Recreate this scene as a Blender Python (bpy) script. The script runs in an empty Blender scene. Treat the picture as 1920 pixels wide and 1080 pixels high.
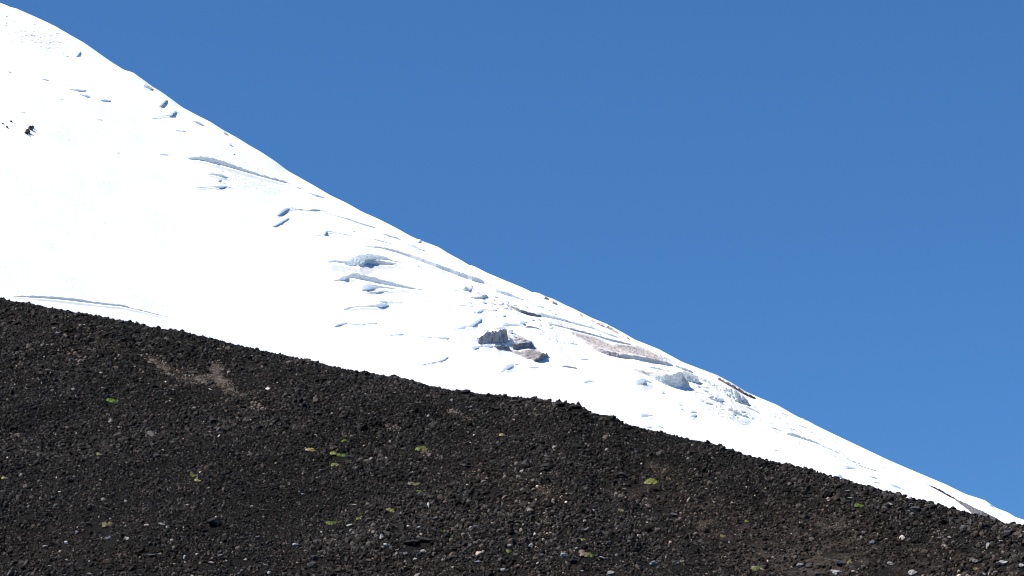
import bpy, bmesh, math, random
import numpy as np
from mathutils import Vector

rng = np.random.default_rng(7)
random.seed(7)
scene = bpy.context.scene
COL = scene.collection
R = math.radians

# ------------------------------------------------------------------ camera
PITCH = R(14.0)
HFOV = R(24.0)
FPX = 960.0 / math.tan(HFOV / 2)          # focal length in pixels of the 1920 wide photograph
cam_d = bpy.data.cameras.new('camera')
cam_d.angle = HFOV
cam_d.clip_start = 0.5
cam_d.clip_end = 80000
cam = bpy.data.objects.new('camera', cam_d)
cam.rotation_euler = (math.pi / 2 + PITCH, 0, 0)
COL.objects.link(cam)
scene.camera = cam

# ------------------------------------------------------------------ sky, sun, exposure
SUN_EL, SUN_AZ = R(53), R(-106)            # azimuth from +Y (view direction), clockwise positive
sun_dir = Vector((math.sin(SUN_AZ) * math.cos(SUN_EL), math.cos(SUN_AZ) * math.cos(SUN_EL), math.sin(SUN_EL)))
w = bpy.data.worlds.new('World')
scene.world = w
w.use_nodes = True
nt = w.node_tree
nt.nodes.clear()
sky = nt.nodes.new('ShaderNodeTexSky')
sky.sky_type = 'NISHITA'
sky.sun_disc = False
sky.sun_elevation = SUN_EL
sky.sun_rotation = SUN_AZ
sky.altitude = 1800
sky.air_density = 1.0
sky.dust_density = 0.0
sky.ozone_density = 10.0
# one grade for the whole dome: softer gradient, deeper blue (the photograph is strongly graded)
gm = nt.nodes.new('ShaderNodeGamma')
gm.inputs['Gamma'].default_value = 0.6
ti = nt.nodes.new('ShaderNodeMix')
ti.data_type = 'RGBA'; ti.blend_type = 'MULTIPLY'
ti.inputs[0].default_value = 1.0
ti.inputs[7].default_value = (0.415, 0.82, 1.275, 1)
bg = nt.nodes.new('ShaderNodeBackground')
bg.inputs['Strength'].default_value = 0.10
wo = nt.nodes.new('ShaderNodeOutputWorld')
nt.links.new(sky.outputs[0], gm.inputs['Color'])
nt.links.new(gm.outputs[0], ti.inputs[6])
nt.links.new(ti.outputs[2], bg.inputs['Color'])
nt.links.new(bg.outputs[0], wo.inputs['Surface'])

sl = bpy.data.lights.new('sun', 'SUN')
sl.energy = 5.0
sl.angle = R(0.53)
sl.color = (1.0, 0.965, 0.91)
so = bpy.data.objects.new('sun', sl)
so.rotation_euler = sun_dir.to_track_quat('Z', 'Y').to_euler()
so.location = (-60, -20, 150)
COL.objects.link(so)

vs = scene.view_settings
vs.view_transform = 'Standard'
vs.look = 'None'
vs.exposure = 0.84
vs.gamma = 1.0
vs.use_curve_mapping = False
scene.cycles.filter_width = 1.05
scene.cycles.max_bounces = 10
scene.cycles.diffuse_bounces = 7
scene.cycles.transmission_bounces = 6

# ------------------------------------------------------------------ numeric helpers
def hash2(ix, iy, seed):
    h = (ix.astype(np.int64) * 374761393 + iy.astype(np.int64) * 668265263 + seed * 1442695041) & 0xFFFFFFFF
    h = ((h ^ (h >> 13)) * 1274126177) & 0xFFFFFFFF
    h = h ^ (h >> 16)
    return (h & 0xFFFF) / 65535.0

def vnoise(x, y, seed=0):
    x = np.asarray(x, float); y = np.asarray(y, float)
    ix = np.floor(x); iy = np.floor(y)
    fx = x - ix; fy = y - iy
    fx = fx * fx * (3 - 2 * fx); fy = fy * fy * (3 - 2 * fy)
    a = hash2(ix, iy, seed); b = hash2(ix + 1, iy, seed)
    c = hash2(ix, iy + 1, seed); d = hash2(ix + 1, iy + 1, seed)
    return (a * (1 - fx) + b * fx) * (1 - fy) + (c * (1 - fx) + d * fx) * fy - 0.5

def fbm(x, y, seed=0, octs=4, gain=0.5):
    t = 0.0; amp = 1.0
    for o in range(octs):
        t = t + amp * vnoise(x * 2 ** o, y * 2 ** o, seed + 17 * o)
        amp *= gain
    return t

CP, SP = math.cos(PITCH), math.sin(PITCH)
def ray(px, py):
    """direction of the photograph's pixel, scaled to one metre along +Y"""
    px = np.asarray(px, float); py = np.asarray(py, float)
    u = (px - 960) / FPX; v = (540 - py) / FPX
    dy = CP - v * SP
    return u / dy, (SP + v * CP) / dy

def project(x, y, z):
    dep = y * CP + z * SP
    return 960 + FPX * x / dep, 540 - FPX * (-y * SP + z * CP) / dep

# ------------------------------------------------------------------ terrain profiles
RIDGE = np.array([(-2600, 700), (-1500, 60), (-700, -130), (-300, -75), (0, 6), (12, 10), (22, 15), (30, 16), (55, 27), (80, 38), (105, 50), (130, 65), (160, 82), (185, 100), (210, 118),
    (235, 134), (250, 137), (260, 144), (275, 155), (288, 165), (305, 175), (320, 186), (345, 205), (370, 218), (395, 230), (420, 246),
    (448, 261), (470, 275), (490, 286), (520, 306), (540, 322), (565, 336), (590, 350), (620, 368), (650, 382), (680, 399), (710, 412),
    (740, 427), (770, 444), (783, 450), (822, 464), (844, 478), (863, 488), (880, 499), (888, 500), (913, 513), (941, 525), (983, 542),
    (999, 550), (1008, 549), (1024, 557), (1035, 560), (1060, 573), (1076, 580), (1109, 597), (1137, 608), (1170, 626), (1190, 638),
    (1234, 655), (1279, 680), (1318, 694), (1345, 704), (1373, 719), (1398, 735), (1418, 744), (1457, 760), (1495, 782), (1551, 809),
    (1595, 830), (1662, 862), (1718, 886), (1773, 909), (1809, 927), (1845, 938), (1857, 947), (1868, 954), (1890, 962), (1898, 969),
    (1920, 976), (2600, 1290), (4000, 1750)], float)
YR = 2400.0
_u, _t = ray(RIDGE[:, 0], RIDGE[:, 1])
RX, RZ = _u * YR, _t * YR
# the flank below the skyline is smoother than the skyline itself
_gx = np.arange(-1700, 1700, 4.0)
_gz = np.interp(_gx, RX, RZ)
_k = np.exp(-0.5 * (np.arange(-45, 46) * 4.0 / 55) ** 2); _k /= _k.sum()
_gs = np.convolve(np.pad(_gz, 45, mode='edge'), _k, mode='valid')

def H_snow(x, y, noise=True):
    x = np.asarray(x, float); y = np.asarray(y, float)
    top = np.interp(x, RX, RZ)
    d = YR - y
    rr = 10.0
    bl = np.exp(-np.maximum(d, 0) / 45)
    inside = np.clip((1600 - np.abs(x)) / 60, 0, 1) * (d > 0)
    top = top + inside * (1 - bl) * (np.interp(x, _gx, _gs) - top)
    s = np.where(d > 0, 0.53, 0.7)
    z = top - s * (np.sqrt(d * d + rr * rr) - rr)
    if noise:
        k = 1 - np.exp(-np.abs(d) / 70)
        rough = 0.35 + 1.0 * np.clip((x + 260) / 300, 0, 1)
        z = z + k * (5.0 * fbm(x / 170, y / 210, 3, 4) + rough * (1.4 * fbm(x / 30 + 9, y / 42, 5, 3) + 1.1 * fbm((x + 0.5 * y) / 60, (y - 0.6 * x) / 14, 8, 2)))
    return z

CREST = np.array([(-700, 430), (-250, 512), (0, 559), (55, 569), (111, 580), (158, 587), (200, 595), (250, 606), (294, 617), (333, 620), (358, 627), (389, 634), (417, 641),
    (480, 655), (560, 673), (636, 691), (686, 700), (736, 709), (790, 719), (807, 724), (857, 733), (873, 730), (890, 736), (917, 739),
    (957, 743), (1000, 747), (1022, 750), (1038, 753), (1050, 753), (1067, 757), (1083, 759), (1095, 766), (1110, 775), (1120, 778),
    (1150, 779), (1155, 785), (1170, 793), (1200, 801), (1222, 806), (1250, 811), (1283, 821), (1320, 828), (1368, 843), (1401, 855),
    (1451, 866), (1507, 880), (1551, 894), (1596, 906), (1662, 924), (1707, 937), (1746, 946), (1801, 959), (1829, 964), (1884, 983),
    (1920, 988), (2300, 1090), (2700, 1180)], float)
_dc = 176 - 71 * CREST[:, 0] / 1920
_dc = np.clip(_dc, 90, 200)
_u, _t = ray(CREST[:, 0], CREST[:, 1] + 4.0)
CX, CY, CZ = _u * _dc, _dc, _t * _dc
SSLOPE = 0.55

def H_scree(x, y, noise=True):
    x = np.asarray(x, float); y = np.asarray(y, float)
    top = np.interp(x, CX, CZ); yc = np.interp(x, CX, CY)
    d = yc - y
    rr = 1.5
    s = np.where(d > 0, SSLOPE, 0.45)
    z = top - s * (np.sqrt(d * d + rr * rr) - rr)
    if noise:
        k = 1 - np.exp(-np.abs(d) / 4)
        z = z + k * (0.9 * fbm(x / 9, y / 9, 21, 3) + 0.22 * fbm(x / 1.7, y / 1.7, 25, 2))
    # level ground the camera stands on
    fl = -1.8 + 0.25 * fbm(x / 6, y / 6, 31, 3)
    front = np.where(d > 0, np.logaddexp(z * 0.8, fl * 0.8) / 0.8, np.maximum(z, -47))
    edge = np.clip((np.abs(x) - 230) / 120, 0, 1)
    return front * (1 - edge) + edge * (-49)

def hit(H, px, py, y0, y1, n=900):
    """march the pixel's ray to its first meeting with the terrain; returns arrays x, y, z"""
    px = np.atleast_1d(np.asarray(px, float)); py = np.atleast_1d(np.asarray(py, float))
    u, t = ray(px, py)
    ys = np.linspace(y0, y1, n)
    g = H(u[:, None] * ys, np.broadcast_to(ys, (len(px), n))) - t[:, None] * ys
    below = g > 0
    i = np.where(below.any(1), below.argmax(1), n - 1)
    i = np.clip(i, 1, n - 1)
    lo, hi = ys[i - 1], ys[i]
    for _ in range(25):
        m = (lo + hi) / 2
        b = H(u * m, m) - t * m > 0
        hi = np.where(b, m, hi); lo = np.where(b, lo, m)
    # rays that pass just over the ridge: take the closest approach
    miss = ~below.any(1)
    yy = np.where(miss, ys[g.argmax(1)], hi)
    x = u * yy
    return x, yy, np.where(miss, H(x, yy), t * yy)

def on_snow(px, py): return hit(H_snow, px, py, 800, YR + 5, 700)
def on_scree(px, py): return hit(H_scree, px, py, 70, 185, 700)

# ------------------------------------------------------------------ object helpers
def new_mesh(name, verts, faces, mats, parent=None, smooth=False, loc=(0, 0, 0)):
    me = bpy.data.meshes.new(name)
    me.from_pydata([tuple(v) for v in verts], [], [tuple(int(i) for i in f) for f in faces])
    for m in (mats if isinstance(mats, (list, tuple)) else [mats]):
        me.materials.append(m)
    if smooth:
        me.polygons.foreach_set('use_smooth', [True] * len(me.polygons))
    me.update()
    o = bpy.data.objects.new(name, me)
    o.location = loc
    COL.objects.link(o)
    if parent is not None:
        o.parent = parent
    return o

def tag(o, label, cat, group=None):
    o['label'] = label; o['category'] = cat
    if group: o['group'] = group
    return o

def empty(name, loc):
    o = bpy.data.objects.new(name, None)
    o.empty_display_size = 0.2
    o.location = loc
    COL.objects.link(o)
    return o

def grid_faces(ni, nj, off=0):
    i, j = np.meshgrid(np.arange(ni - 1), np.arange(nj - 1), indexing='ij')
    a = (i * nj + j).ravel() + off
    return np.stack([a, a + nj, a + nj + 1, a + 1], 1)

def big_mesh(name, verts, faces, mat, smooth=True, attrs=None, colors=None):
    """fast mesh from arrays (all faces with the same number of corners)"""
    me = bpy.data.meshes.new(name)
    k = faces.shape[1]
    me.vertices.add(len(verts)); me.vertices.foreach_set('co', np.ascontiguousarray(verts, np.float32).ravel())
    me.loops.add(faces.size); me.loops.foreach_set('vertex_index', np.ascontiguousarray(faces, np.int32).ravel())
    me.polygons.add(len(faces))
    me.polygons.foreach_set('loop_start', np.arange(0, faces.size, k, dtype=np.int32))
    me.polygons.foreach_set('use_smooth', np.full(len(faces), smooth))
    me.materials.append(mat)
    for n, a in (attrs or {}).items():
        at = me.attributes.new(n, 'FLOAT', 'POINT'); at.data.foreach_set('value', np.ascontiguousarray(a, np.float32))
    for n, a in (colors or {}).items():
        at = me.attributes.new(n, 'FLOAT_COLOR', 'POINT'); at.data.foreach_set('color', np.ascontiguousarray(a, np.float32).ravel())
    me.update(calc_edges=True); me.validate()
    o = bpy.data.objects.new(name, me)
    COL.objects.link(o)
    return o

# ------------------------------------------------------------------ materials
def mat_new(name, rough=0.8, spec=0.3):
    m = bpy.data.materials.new(name); m.use_nodes = True
    b = m.node_tree.nodes['Principled BSDF']
    b.inputs['Roughness'].default_value = rough
    b.inputs['Specular IOR Level'].default_value = spec
    return m, m.node_tree, b

def noise_node(t, scale, detail=4, rough=0.55, coord=None, dist=0.0):
    n = t.nodes.new('ShaderNodeTexNoise')
    n.inputs['Scale'].default_value = scale; n.inputs['Detail'].default_value = detail
    n.inputs['Roughness'].default_value = rough; n.inputs['Distortion'].default_value = dist
    if coord is not None: t.links.new(coord, n.inputs['Vector'])
    return n

def ramp(t, src, stops):
    r = t.nodes.new('ShaderNodeValToRGB')
    while len(r.color_ramp.elements) < len(stops): r.color_ramp.elements.new(0.5)
    for e, (p, c) in zip(r.color_ramp.elements, stops):
        e.position = p
        e.color = (c, c, c, 1) if isinstance(c, (int, float)) else (*c, 1)
    t.links.new(src, r.inputs[0])
    return r

def mixc(t, fac, a, b, mode='MIX'):
    m = t.nodes.new('ShaderNodeMix'); m.data_type = 'RGBA'; m.blend_type = mode
    for sock, v in ((m.inputs[0], fac), (m.inputs[6], a), (m.inputs[7], b)):
        if hasattr(v, 'links') or isinstance(v, bpy.types.NodeSocket): t.links.new(v, sock)
        elif isinstance(v, (int, float)): sock.default_value = v
        else: sock.default_value = (*v, 1)
    return m.outputs[2]

def mathn(t, op, a, b=0.0):
    m = t.nodes.new('ShaderNodeMath'); m.operation = op
    for sock, v in ((m.inputs[0], a), (m.inputs[1], b)):
        if isinstance(v, bpy.types.NodeSocket): t.links.new(v, sock)
        else: sock.default_value = v
    return m.outputs[0]

def geo_pos(t):
    return t.nodes.new('ShaderNodeNewGeometry').outputs['Position']

def attr(t, name, out='Fac'):
    a = t.nodes.new('ShaderNodeAttribute'); a.attribute_name = name
    return a.outputs[out]

def bump(t, b, src, strength, dist):
    n = t.nodes.new('ShaderNodeBump')
    n.inputs['Strength'].default_value = strength; n.inputs['Distance'].default_value = dist
    t.links.new(src, n.inputs['Height'])
    t.links.new(n.outputs[0], b.inputs['Normal'])
    return n

def let_through(t, b, share, col):
    """snow and ice pass part of the light on, scattered"""
    tr = t.nodes.new('ShaderNodeBsdfTranslucent'); tr.inputs['Color'].default_value = (*col, 1)
    mx = t.nodes.new('ShaderNodeMixShader'); mx.inputs[0].default_value = share
    t.links.new(b.outputs[0], mx.inputs[1]); t.links.new(tr.outputs[0], mx.inputs[2])
    t.links.new(mx.outputs[0], t.nodes['Material Output'].inputs['Surface'])

SNOW = (0.90, 0.905, 0.91)
def make_snow(name, with_attr, dirt_const=0.0):
    m, t, b = mat_new(name, 0.75, 0.15)
    p = geo_pos(t)
    n1 = noise_node(t, 0.22, 6, 0.65, p)
    n2 = noise_node(t, 0.035, 4, 0.5, p)
    base = mixc(t, ramp(t, n2.outputs[0], [(0.35, 0.0), (0.7, 1.0)]).outputs[0], SNOW, (0.85, 0.86, 0.87))
    dn = noise_node(t, 0.16, 7, 0.72, p, 0.6)
    if with_attr:
        d = attr(t, 'dirt')
        v = mathn(t, 'ADD', d, mathn(t, 'MULTIPLY', mathn(t, 'SUBTRACT', dn.outputs[0], 0.5), 1.1))
        v = mathn(t, 'MULTIPLY', ramp(t, v, [(0.18, 0.0), (0.85, 1.0)]).outputs[0], ramp(t, d, [(0.0, 0.0), (0.12, 1.0)]).outputs[0])
    else:
        v = ramp(t, dn.outputs[0], [(0.42 - 0.3 * dirt_const, 0.0), (0.9 - 0.35 * dirt_const, 1.0)]).outputs[0]
        if dirt_const == 0: v = 0.0
    mpd = t.nodes.new('ShaderNodeMapping'); mpd.inputs['Scale'].default_value = (0.5, 0.12, 0.5); t.links.new(p, mpd.inputs[0])
    dn2 = noise_node(t, 0.7, 6, 0.75, mpd.outputs[0], 0.6)
    dirtcol = ramp(t, dn2.outputs[0], [(0.34, (0.13, 0.11, 0.10)), (0.46, (0.42, 0.37, 0.345)), (0.66, (0.66, 0.595, 0.56))]).outputs[0]
    t.links.new(mixc(t, v, base, dirtcol), b.inputs['Base Color'])
    if with_attr:
        nc = noise_node(t, 0.11, 5, 0.6, p, 0.8)
        hgt = mathn(t, 'ADD', mathn(t, 'MULTIPLY', n1.outputs[0], 0.07), mathn(t, 'MULTIPLY', nc.outputs[0], mathn(t, 'MULTIPLY', attr(t, 'churn'), 1.0)))
        bump(t, b, hgt, 1.0, 7.0)
    else:
        bump(t, b, n1.outputs[0], 0.35, 0.8)
        let_through(t, b, 0.4 if dirt_const == 0 else 0.25, (0.93, 0.95, 0.96))
    return m

def make_ice(name, c_lo, c_hi, grime=0.25, thru=0.0, stretch=(0.25, 0.25, 1.1)):
    m, t, b = mat_new(name, 0.55, 0.3)
    p = geo_pos(t)
    mp = t.nodes.new('ShaderNodeMapping'); mp.inputs['Scale'].default_value = stretch
    t.links.new(p, mp.inputs[0])
    n = noise_node(t, 0.8, 6, 0.65, mp.outputs[0], 0.4)
    n2 = noise_node(t, 0.35, 5, 0.6, p)
    c = ramp(t, n.outputs[0], [(0.32, c_lo), (0.66, c_hi)]).outputs[0]
    g = mathn(t, 'MULTIPLY', ramp(t, n2.outputs[0], [(0.55, 0.0), (0.75, 1.0)]).outputs[0], grime)
    t.links.new(mixc(t, g, c, (0.30, 0.29, 0.29)), b.inputs['Base Color'])
    bump(t, b, n.outputs[0], 0.6, 0.9)
    if thru: let_through(t, b, thru, (0.86, 0.94, 0.96))
    return m

def make_rock(name, lo, hi, scale=3.0, use_tone=False, bstr=0.8, bdist=0.05):
    m, t, b = mat_new(name, 0.85, 0.12)
    tc = t.nodes.new('ShaderNodeTexCoord')
    p = geo_pos(t) if use_tone else tc.outputs['Object']
    n = noise_node(t, scale, 5, 0.7, p)
    if use_tone:
        k = ramp(t, n.outputs[0], [(0.3, 0.62), (0.7, 1.35)]).outputs[0]
        an = t.nodes.new('ShaderNodeAttribute'); an.attribute_name = 'tone'; an.attribute_type = 'INSTANCER'
        c = mixc(t, 1.0, an.outputs['Color'], k, 'MULTIPLY')
    else:
        c = ramp(t, n.outputs[0], [(0.3, lo), (0.7, hi)]).outputs[0]
    t.links.new(c, b.inputs['Base Color'])
    bump(t, b, n.outputs[0], bstr, bdist)
    return m

M_SNOW = make_snow('snow_slope_material', True)
M_CAP = make_snow('clean_snow_material', False)
M_DIRTYSNOW = make_snow('ash_stained_snow_material', False, 0.75)
M_ICE = make_ice('blue_ice_material', (0.76, 0.78, 0.76), (0.93, 0.93, 0.90), 0.08, 0.68)
M_ICEGREY = make_ice('grey_ice_material', (0.60, 0.61, 0.60), (0.84, 0.84, 0.82), 0.25, 0.48)
M_DARKICE = make_ice('ashy_shade_ice_material', (0.07, 0.075, 0.09), (0.27, 0.28, 0.32), 0.4, 0.06)  # ashy ice with the shade of slits and gaps put into its colour
M_CAVE = make_ice('shade_streaked_cave_ice_material', (0.05, 0.053, 0.068), (0.40, 0.41, 0.47), 0.3, 0.08, (0.9, 0.3, 0.16))  # ashy ice, darkened and streaked to paint in the deep recess's shade
M_TANICE = make_ice('tan_dirty_ice_material', (0.34, 0.295, 0.275), (0.66, 0.585, 0.55), 0.35, 0.25)
M_BLACK = make_rock('black_rock_and_gap_shade_material', (0.010, 0.011, 0.013), (0.05, 0.05, 0.055), 0.5, bdist=0.5)  # real rock, and the painted dark inside of the gap line
M_MORAINE = make_rock('grey_moraine_material', (0.06, 0.058, 0.062), (0.17, 0.165, 0.175), 0.8, bdist=0.6)
M_STONES = make_rock('lava_stone_material', None, None, 14.0, True, 0.9, 0.02)

def make_ground():
    m, t, b = mat_new('scree_soil_material', 0.95, 0.1)
    p = geo_pos(t)
    fine = noise_node(t, 9.0, 6, 0.75, p)
    mid = noise_node(t, 1.9, 7, 0.75, p, 0.8)
    grit = ramp(t, fine.outputs[0], [(0.35, (0.0025, 0.0023, 0.0021)), (0.72, (0.011, 0.0095, 0.0085))]).outputs[0]
    soil = ramp(t, fine.outputs[0], [(0.3, (0.020, 0.016, 0.0135)), (0.7, (0.075, 0.059, 0.050))]).outputs[0]
    tan = ramp(t, fine.outputs[0], [(0.3, (0.06, 0.048, 0.041)), (0.7, (0.20, 0.165, 0.14))]).outputs[0]
    ms = mathn(t, 'ADD', attr(t, 'soil'), mathn(t, 'MULTIPLY', mathn(t, 'SUBTRACT', mid.outputs[0], 0.5), 1.6))
    c = mixc(t, ramp(t, ms, [(0.55, 0.0), (0.85, 1.0)]).outputs[0], grit, soil)
    mt = mathn(t, 'ADD', attr(t, 'ash'), mathn(t, 'MULTIPLY', mathn(t, 'SUBTRACT', mid.outputs[0], 0.5), 2.2))
    c = mixc(t, ramp(t, mt, [(0.62, 0.0), (1.0, 1.0)]).outputs[0], c, tan)
    t.links.new(c, b.inputs['Base Color'])
    bump(t, b, fine.outputs[0], 1.0, 0.12)
    return m
M_GROUND = make_ground()

m_, t_, b_ = mat_new('valley_lava_material', 0.95, 0.1)
n_ = noise_node(t_, 0.02, 6, 0.7, geo_pos(t_))
t_.links.new(ramp(t_, n_.outputs[0], [(0.3, (0.02, 0.019, 0.018)), (0.7, (0.07, 0.062, 0.055))]).outputs[0], b_.inputs['Base Color'])
M_VALLEY = m_

# ------------------------------------------------------------------ the setting: valley floor
v = [(-40000, -40000, -50), (40000, -40000, -50), (40000, 40000, -50), (-40000, 40000, -50)]
o = new_mesh('valley_ground', v, [(0, 1, 2, 3)], M_VALLEY); o['kind'] = 'structure'

# ------------------------------------------------------------------ the setting: snow mountain
def blobs(px, py, lst):
    """soft union of rotated ellipses given as (cx, cy, rx, ry, angle, strength) on the slope"""
    out = np.zeros_like(px)
    for cx, cy, rx, ry, a, s in lst:
        c, q = math.cos(R(a)), math.sin(R(a))
        dx, dy = px - cx, py - cy
        e = ((dx * c + dy * q) / rx) ** 2 + ((-dx * q + dy * c) / ry) ** 2
        out = np.maximum(out, s * np.clip(1.25 - e, 0, 1))
    return out

xs = np.concatenate([np.linspace(-2600, -620, 60, endpoint=False), np.arange(-620, 620, 3.6), np.linspace(620, 3200, 70)])
ys = np.concatenate([np.linspace(700, 1150, 30, endpoint=False), np.arange(1150, 2300, 7.0), np.arange(2300, 2420, 2.0), np.linspace(2422, 3600, 50)])
X, Y = np.meshgrid(xs, ys, indexing='ij')
Z = np.maximum(H_snow(X, Y), -52)
PX, PY = project(X, Y, Z)
dirt = blobs(PX, PY, [
    (985, 652, 36, 17, 38, 1.0), (1005, 664, 24, 12, 35, 0.9), (1050, 665, 60, 12, 30, 0.36), (1010, 630, 50, 10, 30, 0.22),
    (1115, 640, 62, 9, 24, 0.95), (1140, 655, 45, 12, 22, 1.0), (1200, 662, 62, 13, 16, 0.95), (1230, 668, 45, 9, 20, 0.7),
    (1215, 700, 42, 7, 14, 0.7), (1260, 705, 40, 9, 10, 0.5), (1340, 705, 55, 6, 24, 0.55), (1385, 730, 38, 7, 30, 0.7),
    (965, 578, 40, 5, 25, 0.6), (905, 553, 22, 6, 30, 0.4), (1060, 612, 30, 6, 20, 0.55), (1330, 745, 70, 24, 28, 0.30),
    (1450, 775, 70, 12, 27, 0.34), (1520, 805, 90, 16, 27, 0.3), (1620, 858, 90, 10, 26, 0.26), (1030, 562, 26, 6, 27, 0.55), (1135, 612, 34, 5, 28, 0.6), (1088, 590, 14, 4, 30, 0.5),  # the weak entries down the right only grey the snow
    (800, 457, 26, 3.5, 28, 0.5), (1720, 905, 70, 8, 25, 0.22), (1850, 955, 50, 7, 27, 0.35)])
churn = blobs(PX, PY, [(1345, 748, 75, 30, 30, 1.0), (1000, 600, 110, 34, 28, 0.5), (1260, 700, 90, 26, 22, 0.5), (1500, 815, 170, 26, 27, 0.3), (1700, 900, 140, 20, 25, 0.2),
    (45, 55, 90, 34, 25, 0.4), (700, 500, 90, 40, 20, 0.3), (1130, 625, 90, 14, 27, 0.45), (440, 320, 90, 26, 22, 0.25)])
mt_obj = big_mesh('snow_mountain', np.stack([X, Y, Z], -1).reshape(-1, 3), grid_faces(len(xs), len(ys)), M_SNOW, True, {'dirt': dirt.ravel(), 'churn': churn.ravel()})
mt_obj['kind'] = 'structure'
mt_obj['label'] = 'steep white glaciated mountain flank falling from upper left to lower right'

# ------------------------------------------------------------------ ice walls, crevasses and cracks on the slope
def ledge_arrays(pts, fold=0.2, lean=0.12, cap_len=4.0, seed=0, rag=0.6, vert=1.0):
    """a stepped ice wall along a line on the slope: rows up the wall, then rows of its snow cap running uphill.
    pts: (px, y of lip, y of foot) along the wall"""
    pts = np.array(pts, float)
    seg = np.concatenate([[0], np.cumsum(np.hypot(np.diff(pts[:, 0]), np.diff(pts[:, 2])))])
    n = max(6, int(seg[-1] / 1.1))
    s = np.linspace(0, seg[-1], n)
    px = np.interp(s, seg, pts[:, 0]); yt = np.interp(s, seg, pts[:, 1]); yb = np.interp(s, seg, pts[:, 2])
    env = np.clip(np.minimum(s, seg[-1] - s) / 3.0, 0, 1)
    yt = yt + env * rag * 2.2 * fbm(s / 6.0, s * 0 + seed, 41 + seed, 3)
    hpx = np.maximum(yb - yt, 0.25) * (0.25 + 0.75 * env)
    x, y, z = on_snow(px, yb)
    h = hpx / FPX * (y * CP + z * SP) / CP
    M = 9 + int(min(hpx.max(), 40) / 1.5)
    vv = np.linspace(-0.25, 1.0, M)
    V = np.zeros((n, M, 3))
    for k, v in enumerate(vv):
        amp = fold * np.minimum(h, 9.0)
        dsp = amp * (fbm(s / 5.0, vert * v * hpx / 4.0, 71 + seed, 3) + 0.5 * fbm(s / 1.8, vert * v * hpx / 1.5, 77 + seed, 2))
        V[:, k, 0] = x
        V[:, k, 1] = y - dsp + lean * h * max(v, 0)
        V[:, k, 2] = z + h * v
    V[:, 0, 2] -= 1.0
    J = 8
    L = np.maximum(cap_len * h, 3.0)
    C = np.zeros((n, J, 3))
    C[:, 0] = V[:, -1]
    for j in range(1, J):
        u = j / (J - 1)
        cx = V[:, -1, 0] - 0.45 * L * u; cy = V[:, -1, 1] + 0.8 * L * u
        C[:, j, 0] = cx; C[:, j, 1] = cy
        C[:, j, 2] = H_snow(cx, cy) + np.maximum(V[:, -1, 2] - H_snow(V[:, -1, 0], V[:, -1, 1]), 0) * (1 - u) ** 1.7 - 0.5 * u ** 3
    return V, C

def bank_array(V, depth=0.9):
    """the lower lip of the crevasse: a low snow bank a little way in front of the wall's foot, running out downhill"""
    foot = V[:, 1] + (V[:, 2] - V[:, 1]) * 0.0
    top = V[:, -1]
    h = np.maximum(top[:, 2] - V[:, 0, 2] - 1.0, 0.05) / 1.25
    fz = V[:, 0, 2] + 1.0 + 0.25 * h                       # height of the slope at the foot
    P = np.stack([V[:, 0, 0], foot[:, 1], fz], 1)
    n = len(P)
    ker = np.hanning(max(3, n // 4 * 2 + 1)); ker /= ker.sum(); pad = len(ker) // 2
    hs = np.convolve(np.pad(h, pad, mode='constant'), ker, mode='valid')
    hm = 0.7 * hs.max()
    P = np.stack([np.convolve(np.pad(P[:, c], 2, mode='edge'), np.ones(5) / 5, mode='valid') for c in range(3)], 1)
    Q = P * (1 - depth * hm / np.maximum(P[:, 1], 1))[:, None]
    win = np.sin(np.linspace(0, math.pi, n)) ** 0.6
    rise = np.maximum(Q[:, 2] - H_snow(Q[:, 0], Q[:, 1]), 0.0) * win
    Q[:, 2] = H_snow(Q[:, 0], Q[:, 1]) + rise
    h = np.full(n, hm)
    rows = 7
    B = np.zeros((len(P), rows, 3))
    B[:, 0] = Q; B[:, 0, 2] -= rise + 0.6; B[:, 0, 1] += 0.1 * h
    for j in range(1, rows):
        u = (j - 1) / (rows - 2)
        x = Q[:, 0] + 0.9 * h * u; y = Q[:, 1] - 3.2 * h * u
        B[:, j, 0] = x; B[:, j, 1] = y
        B[:, j, 2] = H_snow(x, y) + rise * (1 - u) ** 1.6 - 0.4 * u ** 3
    return B

def ledge(name, label, cat, group, pts, wall=None, cap=None, bank=None, **kw):
    if wall in (None, M_ICE): kw.setdefault('lean', 0.22)
    elif wall is M_ICEGREY: kw.setdefault('lean', 0.18)
    V, C = ledge_arrays(pts, **kw)
    n, M = V.shape[:2]; J = C.shape[1]
    org = V[n // 2, 1]
    e = empty(name, tuple(org))
    new_mesh('ice_wall', (V - org).reshape(-1, 3), grid_faces(n, M)[:, ::-1], wall or M_ICE, e, True)
    new_mesh('snow_cap', (C - org).reshape(-1, 3), grid_faces(n, J)[:, ::-1], cap or M_CAP, e, True)
    if bank if bank is not None else name in ('crevasse', 'ice_cave'):
        B = bank_array(V)
        new_mesh('snow_bank', (B - org).reshape(-1, 3), grid_faces(n, B.shape[1]), M_CAP, e, True)
    return tag(e, label, cat, group)

def crack(pts, wall=None, cap=None, name='snow_crack', **kw):
    """a crack too small to pick apart further: one mesh, part of the mountain"""
    V, C = ledge_arrays(pts, **kw)
    n, M = V.shape[:2]; J = C.shape[1]
    org = V[n // 2, 1]
    A = np.concatenate([(V - org).reshape(-1, 3), (C - org).reshape(-1, 3)])
    F = np.concatenate([grid_faces(n, M)[:, ::-1], grid_faces(n, J, n * M)[:, ::-1]])
    o = new_mesh(name, A, F, [wall or M_ICE, cap or M_CAP], mt_obj, True, tuple(org))
    mi = np.zeros(len(F), np.int32); mi[(n - 1) * (M - 1):] = 1
    o.data.polygons.foreach_set('material_index', mi)
    return o

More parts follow.
